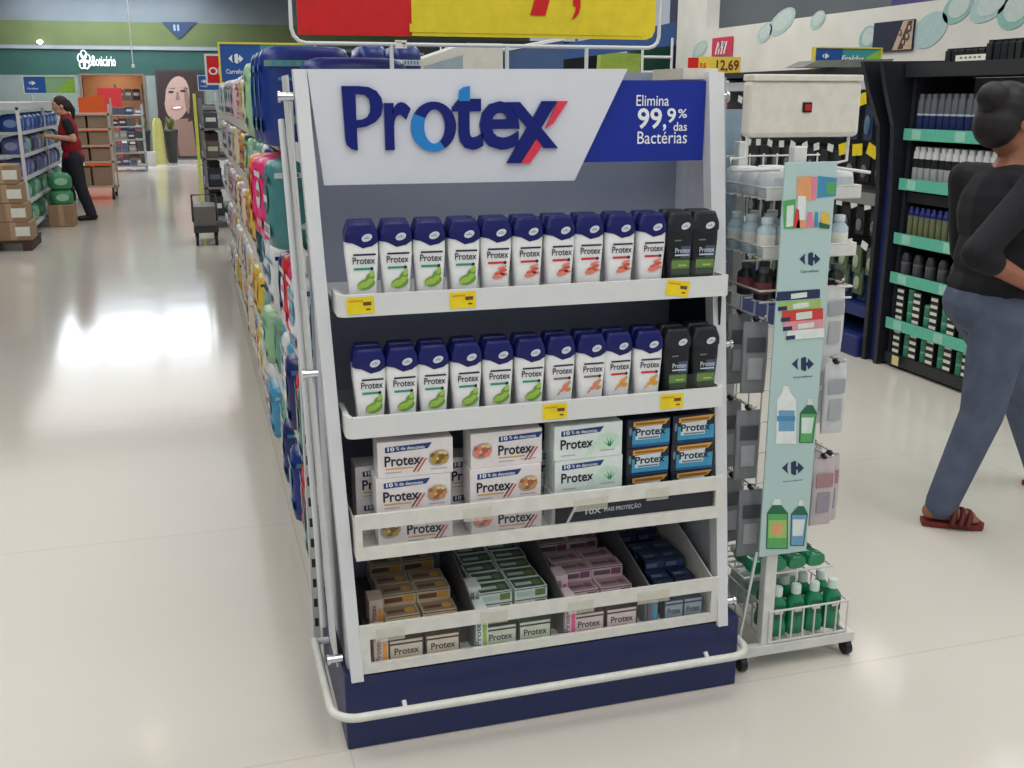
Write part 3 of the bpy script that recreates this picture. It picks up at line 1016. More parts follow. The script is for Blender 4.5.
# ------------------------------------------------------------------ red and yellow price sign above the gondola
ps = thing('price_sign', 'large red and yellow price board in a white tube frame above the display', 'sign', (.49, .5, 1.60))
sy = .5
SIGNH = 2.12
b = MB()
r = .035
pth = [(-.004, sy, SIGNH)] + [(.031 - .035 * math.cos(math.radians(a)), sy, 1.717 - .035 * math.sin(math.radians(a))) for a in (0, 30, 60, 90)]
pth += [(.955 + .03 * math.sin(math.radians(a)), sy, 1.712 - .03 * math.cos(math.radians(a))) for a in (0, 30, 60, 90)] + [(.985, sy, SIGNH)]
b.tube(pth, .0050, 0, 10, True)
frame = b.build('frame', WHITE, ps)
for x in (.245, .552, .775):
    MB().tube([(x, sy, 1.684), (x, sy, 1.10)], .0055).build('foot', WHITE, ps)
b = MB(); b.box(.012, .300, sy - .004, sy + .004, 1.702, SIGNH - .01)
b.build('red_panel', SIGNRED, ps, 'red left panel')
b = MB()
b.poly([(.298, sy - .007, 1.703), (.945, sy - .007, 1.703), (.962, sy - .007, 1.710), (.970, sy - .007, 1.728), (.970, sy - .007, SIGNH - .01), (.298, sy - .007, SIGNH - .01)], Y, .008)
b.box(.292, .93, sy - .0085, sy - .006, 1.712, 1.732, 0)
yp = b.build('yellow_panel', SIGNYEL, ps, 'yellow right panel')
b = MB()
p7 = at(536, 15, 1, sy - .009)
b.poly([(.613, sy - .0087, 1.759), (.655, sy - .0087, 1.759), (.735, sy - .0087, 2.03), (.735, sy - .0087, 2.07), (.575, sy - .0087, 2.07), (.575, sy - .0087, 2.025), (.69, sy - .0087, 2.025)], -Y, .0006)
b.poly([(.728, sy - .0087, 1.750), (.740, sy - .0087, 1.756), (.749, sy - .0087, 1.768), (.753, sy - .0087, 1.785), (.752, sy - .0087, 1.81), (.732, sy - .0087, 1.81), (.732, sy - .0087, 1.785), (.740, sy - .0087, 1.782), (.737, sy - .0087, 1.768)], -Y, .0006)
b.build('numeral', SIGNRED, yp)
tag_on(ps, .268, sy - .009, 1.682, .03, .02, TAG)

# ------------------------------------------------------------------ slim wing rack with aqua sign panel
wr = thing('wing_rack', 'white wire rack on casters with aqua sign panel beside the display', 'rack', (1.27, .23, 0))
MATW = mat('wire_white', (214, 214, 210), .4)
b = MB()
b.box(1.085, 1.455, .045, .070, .045, .072).box(1.085, 1.455, .40, .425, .045, .072).box(1.085, 1.11, .07, .40, .045, .072).box(1.43, 1.455, .07, .40, .045, .072)
b.build('base', MATW, wr)
for x, y in ((1.105, .06), (1.44, .06), (1.105, .41), (1.44, .41)):
    b = MB(); b.tube([(x - .009, y, .022), (x + .009, y, .022)], .022, 0, 14).box(x - .012, x + .012, y - .01, y + .01, .030, .047)
    b.build('caster', BLACK, wr, 'black caster')
b = MB(); b.box(1.160, 1.195, .055, .085, .07, 1.435, 0, .003)
b.box(1.175, 1.205, .365, .395, .07, 1.435, 0, .003)
b.build('post', MATW, wr)
b = MB()
for k in range(9):
    b.tube([(1.10 + k * .043, .40, .10), (1.10 + k * .043, .40, 1.40)], .0025, 0, 6)
for k in range(14):
    b.tube([(1.09, .398, .12 + k * .098), (1.45, .398, .12 + k * .098)], .0025, 0, 6)
b.tube([(1.125, .05, .36), (1.085, .055, .06)], .004, 0, 6)
b.build('wire_back', MATW, wr)
# aqua panel
AQP = mat('panel_aqua', (178, 204, 202), .4, var=.03, scale=4)
b = MB(); b.box(1.127, 1.272, .040, .046, .350, 1.398, 0, .001)
sp = b.build('sign_panel', AQP, wr, 'aqua sign panel')
def quadp(x0, x1, z0, z1):
    return rect(x0, x1, z0, z1)
PO = Vector((0, .0390, 0))
cols = {n: mat('pnl_' + n, c, .5) for n, c in (('navy', (36, 50, 84)), ('orange', (228, 160, 110)), ('pink', (222, 130, 150)), ('blue', (70, 140, 180)), ('green', (90, 168, 96)), ('red', (206, 66, 62)), ('pale', (214, 226, 220)), ('white', (226, 232, 230)), ('dgreen', (40, 104, 78)), ('sky', (110, 160, 196)), ('yellow', (220, 186, 84)), ('lime', (160, 190, 110)), ('rose', (220, 150, 160)))}
ci = {n: i for i, n in enumerate(cols)}
b = MB()
def pp_(pts, n, lift=0):
    b.flat(PO - Y * (.0002 * lift), X, Z, pts, ci[n])
def pxp(px, py):
    p = at(px, py, 1, .039)
    return (p.x, p.z)
def pr_(pts, n, lift=0):
    pp_([pxp(*q) for q in pts], n, lift)
# top group of little packs
pr_([(797, 202), (797, 177), (811, 176), (811, 200)], 'orange'); pr_([(811, 200), (811, 177), (817, 177), (816, 200)], 'pink')
pr_([(817, 198), (818, 176), (837, 178), (836, 196)], 'blue'); pr_([(826, 194), (827, 182), (836, 182), (835, 194)], 'green', 1)
pr_([(784, 229), (783, 201), (796, 199), (794, 229)], 'green'); pr_([(786, 227), (787, 206), (794, 205), (793, 226)], 'pale', 1)
pr_([(797, 222), (798, 196), (806, 196), (805, 222)], 'white', 1); pr_([(793, 228), (796, 208), (799, 210), (800, 228)], 'red', 2)
pr_([(796, 228), (798, 220), (806, 220), (806, 228)], 'orange', 2); pr_([(806, 227), (808, 212), (812, 212), (814, 227)], 'pink', 2)
pr_([(814, 227), (815, 212), (818, 212), (818, 227)], 'blue', 2); pr_([(821, 227), (821, 211), (830, 214), (829, 228)], 'yellow', 2); pr_([(819, 228), (819, 222), (830, 225), (829, 229)], 'dgreen', 3)
# stack of tubes
for k, (n, y0, y1, xa, xb) in enumerate((('navy', 291, 301, 777, 820), ('lime', 301, 311, 779, 821), ('red', 310, 322, 782, 823), ('rose', 321, 331, 784, 823), ('white', 330, 340, 787, 824))):
    pr_([(xa, y1), (xa, y0 + 1), (xb, y0 - 2), (xb, y1 - 3)], n, k)
    pr_([(xa + 14, y1 - 2), (xa + 14, y0 + 3), (xa + 30, y0 + 1), (xa + 30, y1 - 4)], 'pale', k + 1)
    pr_([(xa - 1, y1), (xa - 1, y1 - 4), (xa + 8, y1 - 5), (xa + 8, y1 - 1)], 'navy', k + 1)
# bottles of the two lower groups
def bot(x0, x1, yt, yb, n, lab, cap, sl=0):
    w_ = x1 - x0
    pr_([(x0, yb), (x0 + 1, yt + 14), (x0 + w_ * .3 + sl, yt + 6), (x1 - w_ * .3 + sl, yt + 6), (x1 + sl, yt + 14), (x1, yb)], 'dgreen' if n in ('green', 'sky') else n, 0)
    pr_([(x0 + 1.2, yb - 1), (x0 + 2.2, yt + 15), (x1 + sl - 1.2, yt + 15), (x1 - 1.2, yb - 1)], n, 1)
    pr_([(x0 + w_ * .3 + sl, yt + 6), (x0 + w_ * .36 + sl, yt), (x1 - w_ * .36 + sl, yt), (x1 - w_ * .3 + sl, yt + 6)], cap, 1)
    h_ = yb - yt
    pr_([(x0 + 2.4, yb - h_ * .22), (x0 + 2.6, yb - h_ * .58), (x1 - 1.4 + sl * .6, yb - h_ * .58), (x1 - 1.6, yb - h_ * .22)], lab, 2)
bot(776, 796, 386, 444, 'white', 'sky', 'white'); bot(799, 813, 399, 443, 'green', 'pale', 'pale', 4)
pr_([(777, 421), (777, 416), (795, 416), (795, 421)], 'blue', 4)
bot(766, 788, 499, 549, 'green', 'lime', 'pale'); bot(790, 804, 500, 546, 'sky', 'pale', 'pale', 4)
pr_([(771, 533), (774, 523), (783, 526), (780, 535)], 'orange', 4)
# two-arrow emblems with a name line
def emblem(cx, cy, s):
    L = [(cx - s, cy), (cx - s * .42, cy - s * .55), (cx - s * .50, cy - s * .18), (cx - s * .50, cy + s * .18), (cx - s * .42, cy + s * .55)]
    pr_(L, 'navy', 0)
    pr_([(cx - s * .18, cy - s * .5), (cx + s * .12, cy - s * .66), (cx + s * .30, cy - s * .6), (cx + s * .30, cy - s * .16), (cx + s * .44, cy - s * .16), (cx + s * .46, cy - s * .52), (cx + s, cy), (cx + s * .46, cy + s * .52), (cx + s * .44, cy + s * .16), (cx + s * .30, cy + s * .16), (cx + s * .30, cy + s * .6), (cx + s * .12, cy + s * .66), (cx - s * .18, cy + s * .5)], 'navy', 0)
    a = pxp(cx - s * .9, cy + s * 1.32)
    c = pxp(cx + s * .9, cy + s * 1.0)
    b.text('Carrefour', PO + Vector((a[0], 0, a[1])), X, Z, c[0] - a[0], (c[1] - a[1]), ci['navy'], .015)
emblem(810, 259, 10.5); emblem(803, 364, 11); emblem(793, 468, 11)
b.build('sign_print', list(cols.values()), sp)
# header box with little red button
b = MB(); b.box(1.056, 1.368, .098, .150, 1.455, 1.592, 0, .012)
b.box(1.058, 1.366, .094, .150, 1.590, 1.606, 0, .003)
hb = b.build('header_box', mat('box_cream', (216, 212, 200), .45), wr, 'cream header box')
b = MB(); b.box(1.198, 1.224, .094, .099, 1.515, 1.540, 0, .002).box(1.203, 1.219, .092, .095, 1.520, 1.535, 1)
b.build('badge', [BLACK, mat('badge_red', (176, 34, 36), .4)], hb, 'small black and red square badge')
b = MB()
b.tube([(1.062, .12, 1.46), (1.062, .12, 1.405), (1.02, .12, 1.405), (1.02, .12, 1.375), (1.16, .12, 1.375)], .004)
b.tube([(1.352, .12, 1.46), (1.352, .12, 1.395), (1.30, .12, 1.385), (1.19, .12, 1.385)], .004)
b.tube([(1.30, .12, 1.38), (1.405, .09, 1.365)], .004)
b.build('wire_arm', MATW, wr)
# wire shelves and hooks
for z in (1.300, 1.150):
    b = MB()
    for k in range(8):
        b.tube([(1.125, .12 + .038 * k, z), (1.40, .12 + .038 * k, z)], .003, 0, 6)
    b.tube([(1.125, .12, z + .03), (1.40, .12, z + .03), (1.40, .39, z + .03), (1.125, .39, z + .03)], .003, 0, 6, True)
    b.box(1.125, 1.40, .115, .118, z, z + .028)
    b.build('wire_shelf', MATW, wr)
def wb():
    b = MB()
    z0, z1 = .078, .172
    x0, x1, y0, y1 = 1.18, 1.43, .052, .385
    for z in (z0, z1):
        b.tube([(x0, y0, z), (x1, y0, z), (x1, y1, z), (x0, y1, z)], .0035, 0, 6, True)
    for k in range(8):
        x = x0 + (x1 - x0) * k / 7
        b.tube([(x, y0, z0), (x, y0, z1)], .0025, 0, 6).tube([(x, y1, z0), (x, y1, z1)], .0025, 0, 6)
        b.tube([(x, y0, z0), (x, y1, z0)], .0025, 0, 6)
    for k in range(1, 7):
        y = y0 + (y1 - y0) * k / 7
        b.tube([(x0, y, z0), (x0, y, z1)], .0025, 0, 6).tube([(x1, y, z0), (x1, y, z1)], .0025, 0, 6)
    return b
wb().build('wire_basket', MATW, wr)
b = MB()
for k in range(9):
    b.tube([(1.12, .10 + .035 * k, .262), (1.40, .10 + .035 * k, .262)], .003, 0, 6)
b.tube([(1.12, .095, .262), (1.12, .40, .262)], .003, 0, 6).tube([(1.40, .095, .262), (1.40, .40, .262)], .003, 0, 6)
b.build('wire_shelf', MATW, wr)
# hanging packs
def hangpack(body, band, prnt):
    t = thing('hanging_pack', 'x', 'packet')
    b = MB()
    W, H = .070, .20
    R = []
    for z, w_, d in ((-H, .033, .002), (-H + .01, .034, .006), (-H * .6, .035, .011), (-H * .3, .035, .010), (-.035, .035, .004), (-.004, .034, .001)):
        R.append(sup(w_, d, z, 4, 20))
    b.loft(R)
    bd = b.build('pouch', body, t)
    b = MB()
    b.flat((0, -.0125, 0), X, Z, rect(-.026, .026, -.085, -.045), 0)
    b.flat((0, -.0125, 0), X, Z, rect(-.020, .020, -.16, -.10), 1)
    b.build('pouch_print', [band, prnt], bd)
    b = MB(); b.lathe([(.006, 0), (.011, .006), (.011, .012), (.003, .016)], (0, 0, -.004), 0, 10)
    b.build('hanger_tab', BLACK, t)
    return Kind(t)
PK = {'grey': hangpack(mat('pouch_grey', (138, 140, 144), .4), mat('pouch_dark', (84, 86, 92), .4), mat('pouch_pale', (170, 172, 176), .4)),
      'white': hangpack(mat('pouch_white', (206, 208, 208), .35), mat('pouch_grey2', (160, 164, 170), .4), mat('pouch_pale', (170, 172, 176), .4)),
      'rose': hangpack(mat('pouch_rose', (196, 184, 188), .4), mat('pouch_rosed', (168, 130, 134), .4), mat('pouch_mauve', (150, 144, 156), .4))}
hk = [('grey', 1.135, (.14, .24, .34), .985, 'left side, upper tier'), ('grey', 1.118, (.13, .23, .33), .745, 'left side, middle tier'), ('grey', 1.135, (.12, .22, .32), .520, 'left side, low tier'),
      ('white', 1.345, (.12, .20), 1.075, 'right side, top tier'), ('white', 1.365, (.11, .20), .860, 'right side, upper tier'), ('rose', 1.345, (.10, .19, .28), .595, 'right side, low tier'), ('rose', 1.385, (.13, .23), .590, 'right edge, low tier')]
for n, x, ys, z, wh in hk:
    for i, y in enumerate(ys):
        PK[n].put((x + random.uniform(-.006, .006), y, z), '%s hanging pouch, %s of the aqua rack, %s from front' % (n, wh, ORD[i]), random.uniform(-.15, .15), 'pouches hanging on the aqua rack')
    MB().tube([(x, .398, z + .012), (x, ys[0] - .03, z + .008), (x, ys[0] - .04, z + .018)], .003, 0, 6).build('hook_arm', MATW, wr)
# bottles and jars on the wire shelves
def jar(body, cap_, r_=.024, h_=.10):
    t = thing('small_bottle', 'x', 'bottle')
    MB().lathe([(r_ * .9, 0), (r_, .004), (r_, h_ * .68), (r_ * .55, h_ * .8), (r_ * .55, h_ * .83)], (0, 0, 0), 0, 14).build('bottle_body', body, t)
    MB().lathe([(r_ * .6, h_ * .83), (r_ * .6, h_ * .99), (r_ * .5, h_)], (0, 0, 0), 0, 12).build('cap', cap_, t)
    MB().lathe([(r_ + .0006, h_ * .2), (r_ + .0006, h_ * .55)], (0, 0, 0), 0, 14).build('label_band', TAG if body is not BLACK else mat('wine_label', (120, 60, 66), .5), t)
    return Kind(t)
JC = jar(mat('jar_clear', (176, 196, 206), .15), mat('jar_cap', (206, 214, 218), .3))
JD = jar(BLACK, mat('cap_slate', (70, 76, 82), .4), .024, .085)
for r0, z, kk, nm in ((0, 1.153, JC, 'pale clear small bottle, upper wire shelf of aqua rack'),):
    for i in range(5):
        for j in range(3):
            kk.put((1.150 + .054 * i, .15 + .08 * j, z), '%s, %s row, %s from the left' % (nm, ORD[j], ORD[i]), 0, 'clear bottles on the wire rack')
b = MB()
for k in range(8):
    b.tube([(1.125, .12 + .038 * k, 1.035), (1.40, .12 + .038 * k, 1.035)], .003, 0, 6)
b.tube([(1.125, .12, 1.065), (1.40, .12, 1.065), (1.40, .39, 1.065), (1.125, .39, 1.065)], .003, 0, 6, True)
b.build('wire_shelf', MATW, wr)
for i in range(5):
    for j in range(2):
        JD.put((1.150 + .054 * i, .15 + .09 * j, 1.038), 'dark small bottle, lower wire shelf of aqua rack, %s row, %s from left' % (ORD[j], ORD[i]), 0, 'dark bottles on the wire rack')
def softpack(name, cat, mt, prn=None):
    t = thing(name, 'x', cat)
    b = MB()
    R = [sup(a, d, z, 3.5, 20) for z, a, d in ((0, .04, .03), (.01, .048, .038), (.035, .05, .04), (.06, .047, .036), (.068, .038, .028))]
    b.loft(R)
    o = b.build('wrap', mt, t)
    if prn:
        b = MB(); b.flat((0, -.0405, 0), X, Z, rect(-.03, .03, .02, .05), 0)
        b.build('wrap_print', prn, o)
    return Kind(t)
SPW = softpack('cotton_pack', 'packet', mat('wrap_white', (216, 220, 222), .35), mat('wrap_print', (190, 200, 206), .4))
for i in range(3):
    for j in range(3):
        SPW.put((1.175 + .088 * i, .165 + .085 * j, 1.303), 'white soft packet, top wire shelf of aqua rack, %s row, %s one' % (ORD[j], ['left', 'middle', 'right'][i]), 0, 'white packets on the top wire shelf', (.86, 1, 1))
# green mouthwash bottles
GREENL = mat('mouthwash_green', (20, 128, 84), .12, spec=.6)
GREEND = mat('mouthwash_label', (30, 92, 70), .4)
def mouthwash():
    t = thing('mouthwash_bottle', 'x', 'bottle')
    R = [sup(a, d, z, 2.6, 20) for z, a, d in ((0, .026, .017), (.004, .029, .020), (.030, .029, .020), (.05, .024, .017), (.075, .027, .019), (.10, .026, .018), (.118, .012, .011), (.122, .012, .011))]
    MB().loft(R).build('bottle_body', GREENL, t)
    MB().lathe([(.014, .120), (.014, .143), (.012, .146)], (0, 0, 0), 0, 14).build('cap', mat('cap_frost', (206, 222, 214), .3), t)
    b = MB(); b.flat((0, -.0195, 0), X, Z, rect(-.017, .017, .055, .095), 0).flat((0, -.020, 0), X, Z, rect(-.012, .012, .07, .085), 1)
    b.build('label_print', [GREEND, TAG], t)
    return Kind(t)
MW = mouthwash()
for i in range(4):
    for j in range(2):
        MW.put((1.222 + .059 * i, .088 + .062 * j, .0815), 'green mouthwash bottle standing in the wire basket, %s row, %s from the left' % (['front', 'second'][j], ORD[i]), random.uniform(-.2, .2), 'mouthwash bottles in the wire basket')
for i in range(4):
    r = MW.put((1.172 + .058 * i, .10, .2860), 'green mouthwash bottle lying on the low wire shelf, %s from the left' % ORD[i], 0, 'mouthwash bottles lying on the wire shelf')
    r.rotation_euler = (-math.pi / 2, 0, 0)
    r.location = (1.165 + .061 * i, .10, .2860)
CLB = softpack('clear_pouch', 'packet', mat('wrap_frost', (196, 206, 204), .2), mat('wrap_green', (110, 160, 140), .4))
for i in range(2):
    r = CLB.put((1.25 + .11 * i, .305, .0815), 'frosted clear packet behind the basket bottles, %s one' % ['left', 'right'][i], 0, 'frosted packets in the basket', (1, 1, 1.5))

# ------------------------------------------------------------------ main gondola behind the display
GX0, GX1, GY0, GY1 = 0.02, 0.95, .56, 8.4
gd = thing('gondola_shelving', 'long white double-sided gondola shelving running away behind the display', 'shelving', (.48, GY0, 0))
LEV = [.13, .46, .80, 1.13, 1.42]
b = MB(); b.box(GX0 + .02, GX1, GY0, GY1, 0, .10)
b.build('base', mat('kick_white', (190, 190, 186), .5), gd)
b = MB(); b.box(.47, .49, GY0, GY1, .10, 1.55)
b.build('back_panel', mat('gondola_back', (190, 192, 190), .5), gd)
for i, y in enumerate((GY0 + .0, 1.85, 3.15, 4.45, 5.75, 7.05, GY1 - .05)):
    b = MB(); b.box(.45, .51, y, y + .04, 0, 1.60)
    b.build('upright', WHITE, gd)
# slotted near upright visible at the left edge of the display
b = MB(); b.hexa([(-.036, .43, .02), (-.018, .43, .02), (-.018, .46, .02), (-.036, .46, .02)], [(-.034, .43, 1.555), (-.016, .43, 1.555), (-.016, .46, 1.555), (-.034, .46, 1.555)], 0)
for k in range(24):
    b.box(-.031, -.021, .4290, .4299, .12 + k * .06, .145 + k * .06, 1)
b.build('upright', [mat('upright_grey_white', (200, 202, 200), .4), mat('slot_dark', (44, 44, 46), .6)], gd)
for z in LEV:
    b = MB(); b.box(GX0, .47, GY0, GY1, z - .025, z).box(GX0 - .012, GX0, GY0, GY1, z - .035, z + .012).box(.49, GX1, GY0, GY1, z - .025, z)
    b.build('shelf', mat('gondola_shelf', (208, 206, 200), .45), gd)
# soft packs along the aisle face
def pack(w_, d_, h_, main, second, third, style=0):
    t = thing('soft_pack', 'x', 'packet')
    b = MB()
    R = [sup(d_ / 2 * k, w_ / 2 * k2, z * h_, 4.5, 20) for z, k, k2 in ((0, .86, .86), (.03, .96, .96), (.2, 1, 1), (.6, 1, 1), (.90, .97, .95), (.97, .90, .9), (1.0, .70, .8))]
    b.loft(R, 0)
    o = b.build('wrap', main, t)
    b = MB()
    xs = -d_ / 2 - .0008
    b.flat((xs, 0, 0), -Y, Z, oval(0, h_ * .55, w_ * .30, h_ * .17, 14, .2), 0)
    b.flat((xs - .0004, 0, 0), -Y, Z, rect(-w_ * .38, w_ * .38, h_ * .14, h_ * .28), 1)
    b.flat((xs, 0, 0), -Y, Z, rect(-w_ * .4, w_ * .4, h_ * .76, h_ * .83), 0)
    ys_ = -w_ / 2 - .0008
    b.flat((0, ys_, 0), X, Z, rect(-d_ * .3, d_ * .3, h_ * .66, h_ * .69), 0)
    b.flat((0, ys_, 0), X, Z, rect(-d_ * .44, d_ * .44, h_ * .80, h_ * .86), 1)
    for q in range(7):
        b.flat((0, ys_ - .0003, 0), X, Z, rect(-d_ * .36 + q * d_ * .1, -d_ * .30 + q * d_ * .1, h_ * .81, h_ * .85), 0)
        b.flat((xs - .0006, 0, 0), -Y, Z, rect(-w_ * .30 + q * w_ * .085, -w_ * .25 + q * w_ * .085, h_ * .17, h_ * .25), 0)
    b.flat((xs - .0006, 0, 0), -Y, Z, rect(-w_ * .22, w_ * .22, h_ * .52, h_ * .60), 1)
    b.flat((0, ys_, 0), X, Z, oval(0, h_ * .52, d_ * .15, h_ * .04, 12), 1)
    b.flat((0, ys_, 0), X, Z, oval(0, h_ * .30, d_ * .22, h_ * .06, 12, .2), 1)
    b.build('wrap_print', [second, third], o)
    return Kind(t)
pm = {n: mat('wrap_' + n, c, .3, spec=.5) for n, c in (('royal', (26, 52, 128)), ('cyan', (70, 150, 190)), ('green', (58, 146, 62)), ('paleg', (150, 190, 150)), ('yellow', (222, 186, 70)), ('cream', (226, 214, 190)), ('pinkw', (224, 50, 120)), ('tealg', (70, 128, 130)), ('teal', (26, 120, 122)), ('navyw', (34, 44, 100)), ('redw', (206, 50, 60)), ('slate', (92, 108, 116)), ('whit', (216, 220, 222)), ('orang', (232, 130, 50)), ('rosew', (220, 190, 200)), ('dteal', (24, 78, 84)))}
PKS = {n: pack(.22, .30, .27, pm[n], pm[s], pm[t]) for n, s, t in (('royal', 'cyan', 'green'), ('green', 'whit', 'yellow'), ('paleg', 'green', 'whit'), ('yellow', 'orang', 'navyw'), ('cream', 'yellow', 'rosew'), ('pinkw', 'whit', 'redw'), ('tealg', 'slate', 'whit'), ('teal', 'slate', 'whit'), ('navyw', 'whit', 'cyan'), ('redw', 'whit', 'pinkw'), ('whit', 'cyan', 'navyw'), ('orang', 'yellow', 'redw'), ('rosew', 'redw', 'whit'), ('dteal', 'paleg', 'whit'), ('cyan', 'navyw', 'whit'))}
CN = {'royal': 'royal blue', 'green': 'bright green', 'paleg': 'pale green', 'yellow': 'yellow', 'cream': 'cream', 'pinkw': 'bright pink', 'tealg': 'grey teal', 'teal': 'teal', 'navyw': 'navy', 'redw': 'red', 'whit': 'white', 'orang': 'orange', 'rosew': 'pale rose', 'dteal': 'dark teal', 'cyan': 'light blue'}
zones = {4: ['royal', 'royal', 'royal', 'royal', 'cyan', 'paleg', 'paleg', 'cream', 'cream', 'yellow', 'yellow', 'yellow', 'cream', 'rosew', 'rosew', 'whit', 'rosew', 'cream', 'whit', 'rosew', 'whit', 'cream', 'whit', 'whit', 'rosew', 'whit'],
         3: ['tealg', 'tealg', 'pinkw', 'pinkw', 'redw', 'orang', 'royal', 'whit', 'green', 'green', 'green', 'paleg', 'dteal', 'yellow', 'yellow', 'orang', 'cream', 'cream', 'rosew', 'whit', 'rosew', 'navyw', 'whit', 'rosew', 'whit', 'cream'],
         2: ['teal', 'whit', 'pinkw', 'redw', 'navyw', 'whit', 'royal', 'green', 'whit', 'green', 'dteal', 'dteal', 'cream', 'yellow', 'yellow', 'cream', 'rosew', 'cream', 'yellow', 'whit', 'rosew', 'cream', 'whit', 'rosew', 'cream', 'whit'],
         1: ['dteal', 'tealg', 'redw', 'navyw', 'cyan', 'whit', 'cyan', 'green', 'paleg', 'green', 'dteal', 'yellow', 'yellow', 'cream', 'cream', 'whit', 'whit', 'rosew', 'cream', 'whit', 'cream', 'yellow', 'whit', 'rosew', 'whit', 'cream'],
         0: ['slate', 'tealg', 'redw', 'royal', 'cyan', 'navyw', 'green', 'green', 'cyan', 'whit', 'dteal', 'cream', 'yellow', 'cream', 'whit', 'cream', 'whit', 'yellow', 'rosew', 'cream', 'whit', 'yellow', 'cream', 'whit', 'whit', 'cream']}
SHN = ['bottom', 'fourth', 'third', 'second', 'top']
for lv in range(5):
    y = GY0 + .13
    for i, n in enumerate(zones[lv]):
        if n == 'slate':
            n = 'tealg'
        wd = .27 if i > 7 else .17
        if lv == 4 and i in (1, 2, 3):
            sc = (.85, .75, .99)
        else:
            sc = (.95, .74 if i < 8 else 1.15, random.uniform(.84, .96) if i else .86)
        x = GX0 + .15 + random.uniform(-.035, .0) - (.025 if i in (1, 2, 3, 5, 8) else 0) - (.055 if lv > 2 and 0 < i < 6 else 0)
        PKS[n].put((x, y + wd / 2 - .11, LEV[lv]), '%s soft pack, %s from the near end, %s gondola shelf' % (CN[n], ORD[i], SHN[lv]), random.uniform(-.08, .08), 'soft packs on the %s gondola shelf' % SHN[lv], sc)
        y += wd + .02
# blue packs on the top shelf end, seen above the display header
BPK = pack(.20, .095, .30, pm['royal'], pm['cyan'], pm['whit'])
for i, x in enumerate((.275, .375)):
    BPK.put((x, 1.05, LEV[4]), 'tall blue soft pack seen above the display header, %s from the left' % ORD[i], .05 * i, 'tall blue packs above the header', (1, 1, .93))
# grey white box with sloped lid and a blue bin on top
t = thing('display_box', 'white grey box with a sloped top behind the price sign feet', 'box', (.66, 1.5, 1.42))
b = MB()
b.poly([(.50, 1.45, 1.42), (.82, 1.45, 1.42), (.815, 1.45, 1.735), (.69, 1.45, 1.735), (.50, 1.45, 1.672)], Y, .28)
bx = b.build('carton', mat('box_grey_white', (196, 196, 190), .5), t)
b = MB(); b.poly([(.53, 1.4485, 1.655), (.67, 1.4485, 1.695), (.67, 1.4485, 1.64), (.53, 1.4485, 1.60)], -Y, .001)
b.build('window_print', mat('print_glass', (140, 160, 170), .3), bx)
t = thing('display_tray', 'slate blue open tray beside the grey box above the header', 'tray', (.98, 1.6, 1.42))
b = MB()
b.poly([(.845, 1.5, 1.42), (1.06, 1.5, 1.42), (1.06, 1.5, 1.752), (.845, 1.5, 1.712)], Y, .25, 0)
bx = b.build('carton', mat('tray_slate', (62, 86, 128), .5), t)
b = MB(); b.poly([(.842, 1.497, 1.712), (1.063, 1.497, 1.752), (1.063, 1.497, 1.762), (.842, 1.497, 1.722)], Y, .256)
b.build('rim', WHITE, t)
# ------------------------------------------------------------------ right racks
RX = 3.62
RD = mat('rack_charcoal', (40, 42, 46), .45)
RNAVY = mat('rack_navy', (28, 44, 104), .45)
STRIP = mat('price_strip_green', (96, 186, 160), .35)
rk = thing('shelving_rack', 'charcoal shelving rack with green price strips behind the walking person', 'shelving', (3.85, 1.7, 0))
RY0, RY1 = .6, 2.965
b = MB(); b.box(4.06, 4.09, RY0, RY1, .05, 1.66)
b.build('back_panel', RD, rk)
b = MB(); b.box(4.05, 4.058, RY0, RY1, 1.40, 1.655)
b.build('back_card', mat('back_card_white', (196, 202, 206), .5), rk, 'white back card at the top')
b = MB(); b.box(RX - .02, 4.09, RY0, RY1, 1.662, 1.735)
b.build('top_beam', RD, rk)
b = MB(); b.box(RX + .02, 4.06, RY0, RY1, .02, .085)
b.build('base', RD, rk)
for y in (RY0, RY1 - .03):
    b = MB(); b.box(3.66, 4.09, y, y + .03, .02, 1.66)
    b.build('side_panel', RD, rk)
RL = [1.372, 1.095, .785, .556, .285]
for z in RL:
    b = MB(); b.box(RX + .01, 4.06, RY0 + .03, RY1 - .03, z - .02, z)
    sh = b.build('shelf', mat('rack_shelf_grey', (86, 88, 90), .5), rk)
    b = MB(); b.box(RX, RX + .008, RY0, RY1 - .01, z - .052, z + .012, 0)
    for k in range(5):
        y = 2.86 - k * .36
        b.box(RX - .002, RX, y - .055, y + .02, z - .046, z + .006, 1)
    b.build('price_strip', [STRIP, mat('strip_card_pale', (150, 206, 188), .4)], sh, 'green price strip with pale cards')
MB().poly([(RX - .004, 2.86, .085), (RX - .004, 2.80, .085), (RX - .004, 2.80, .03), (RX - .004, 2.86, .03)], X, .002).build('price_tag', mat('tag_cream', (214, 206, 140), .5), rk, 'small cream price tag at the foot')
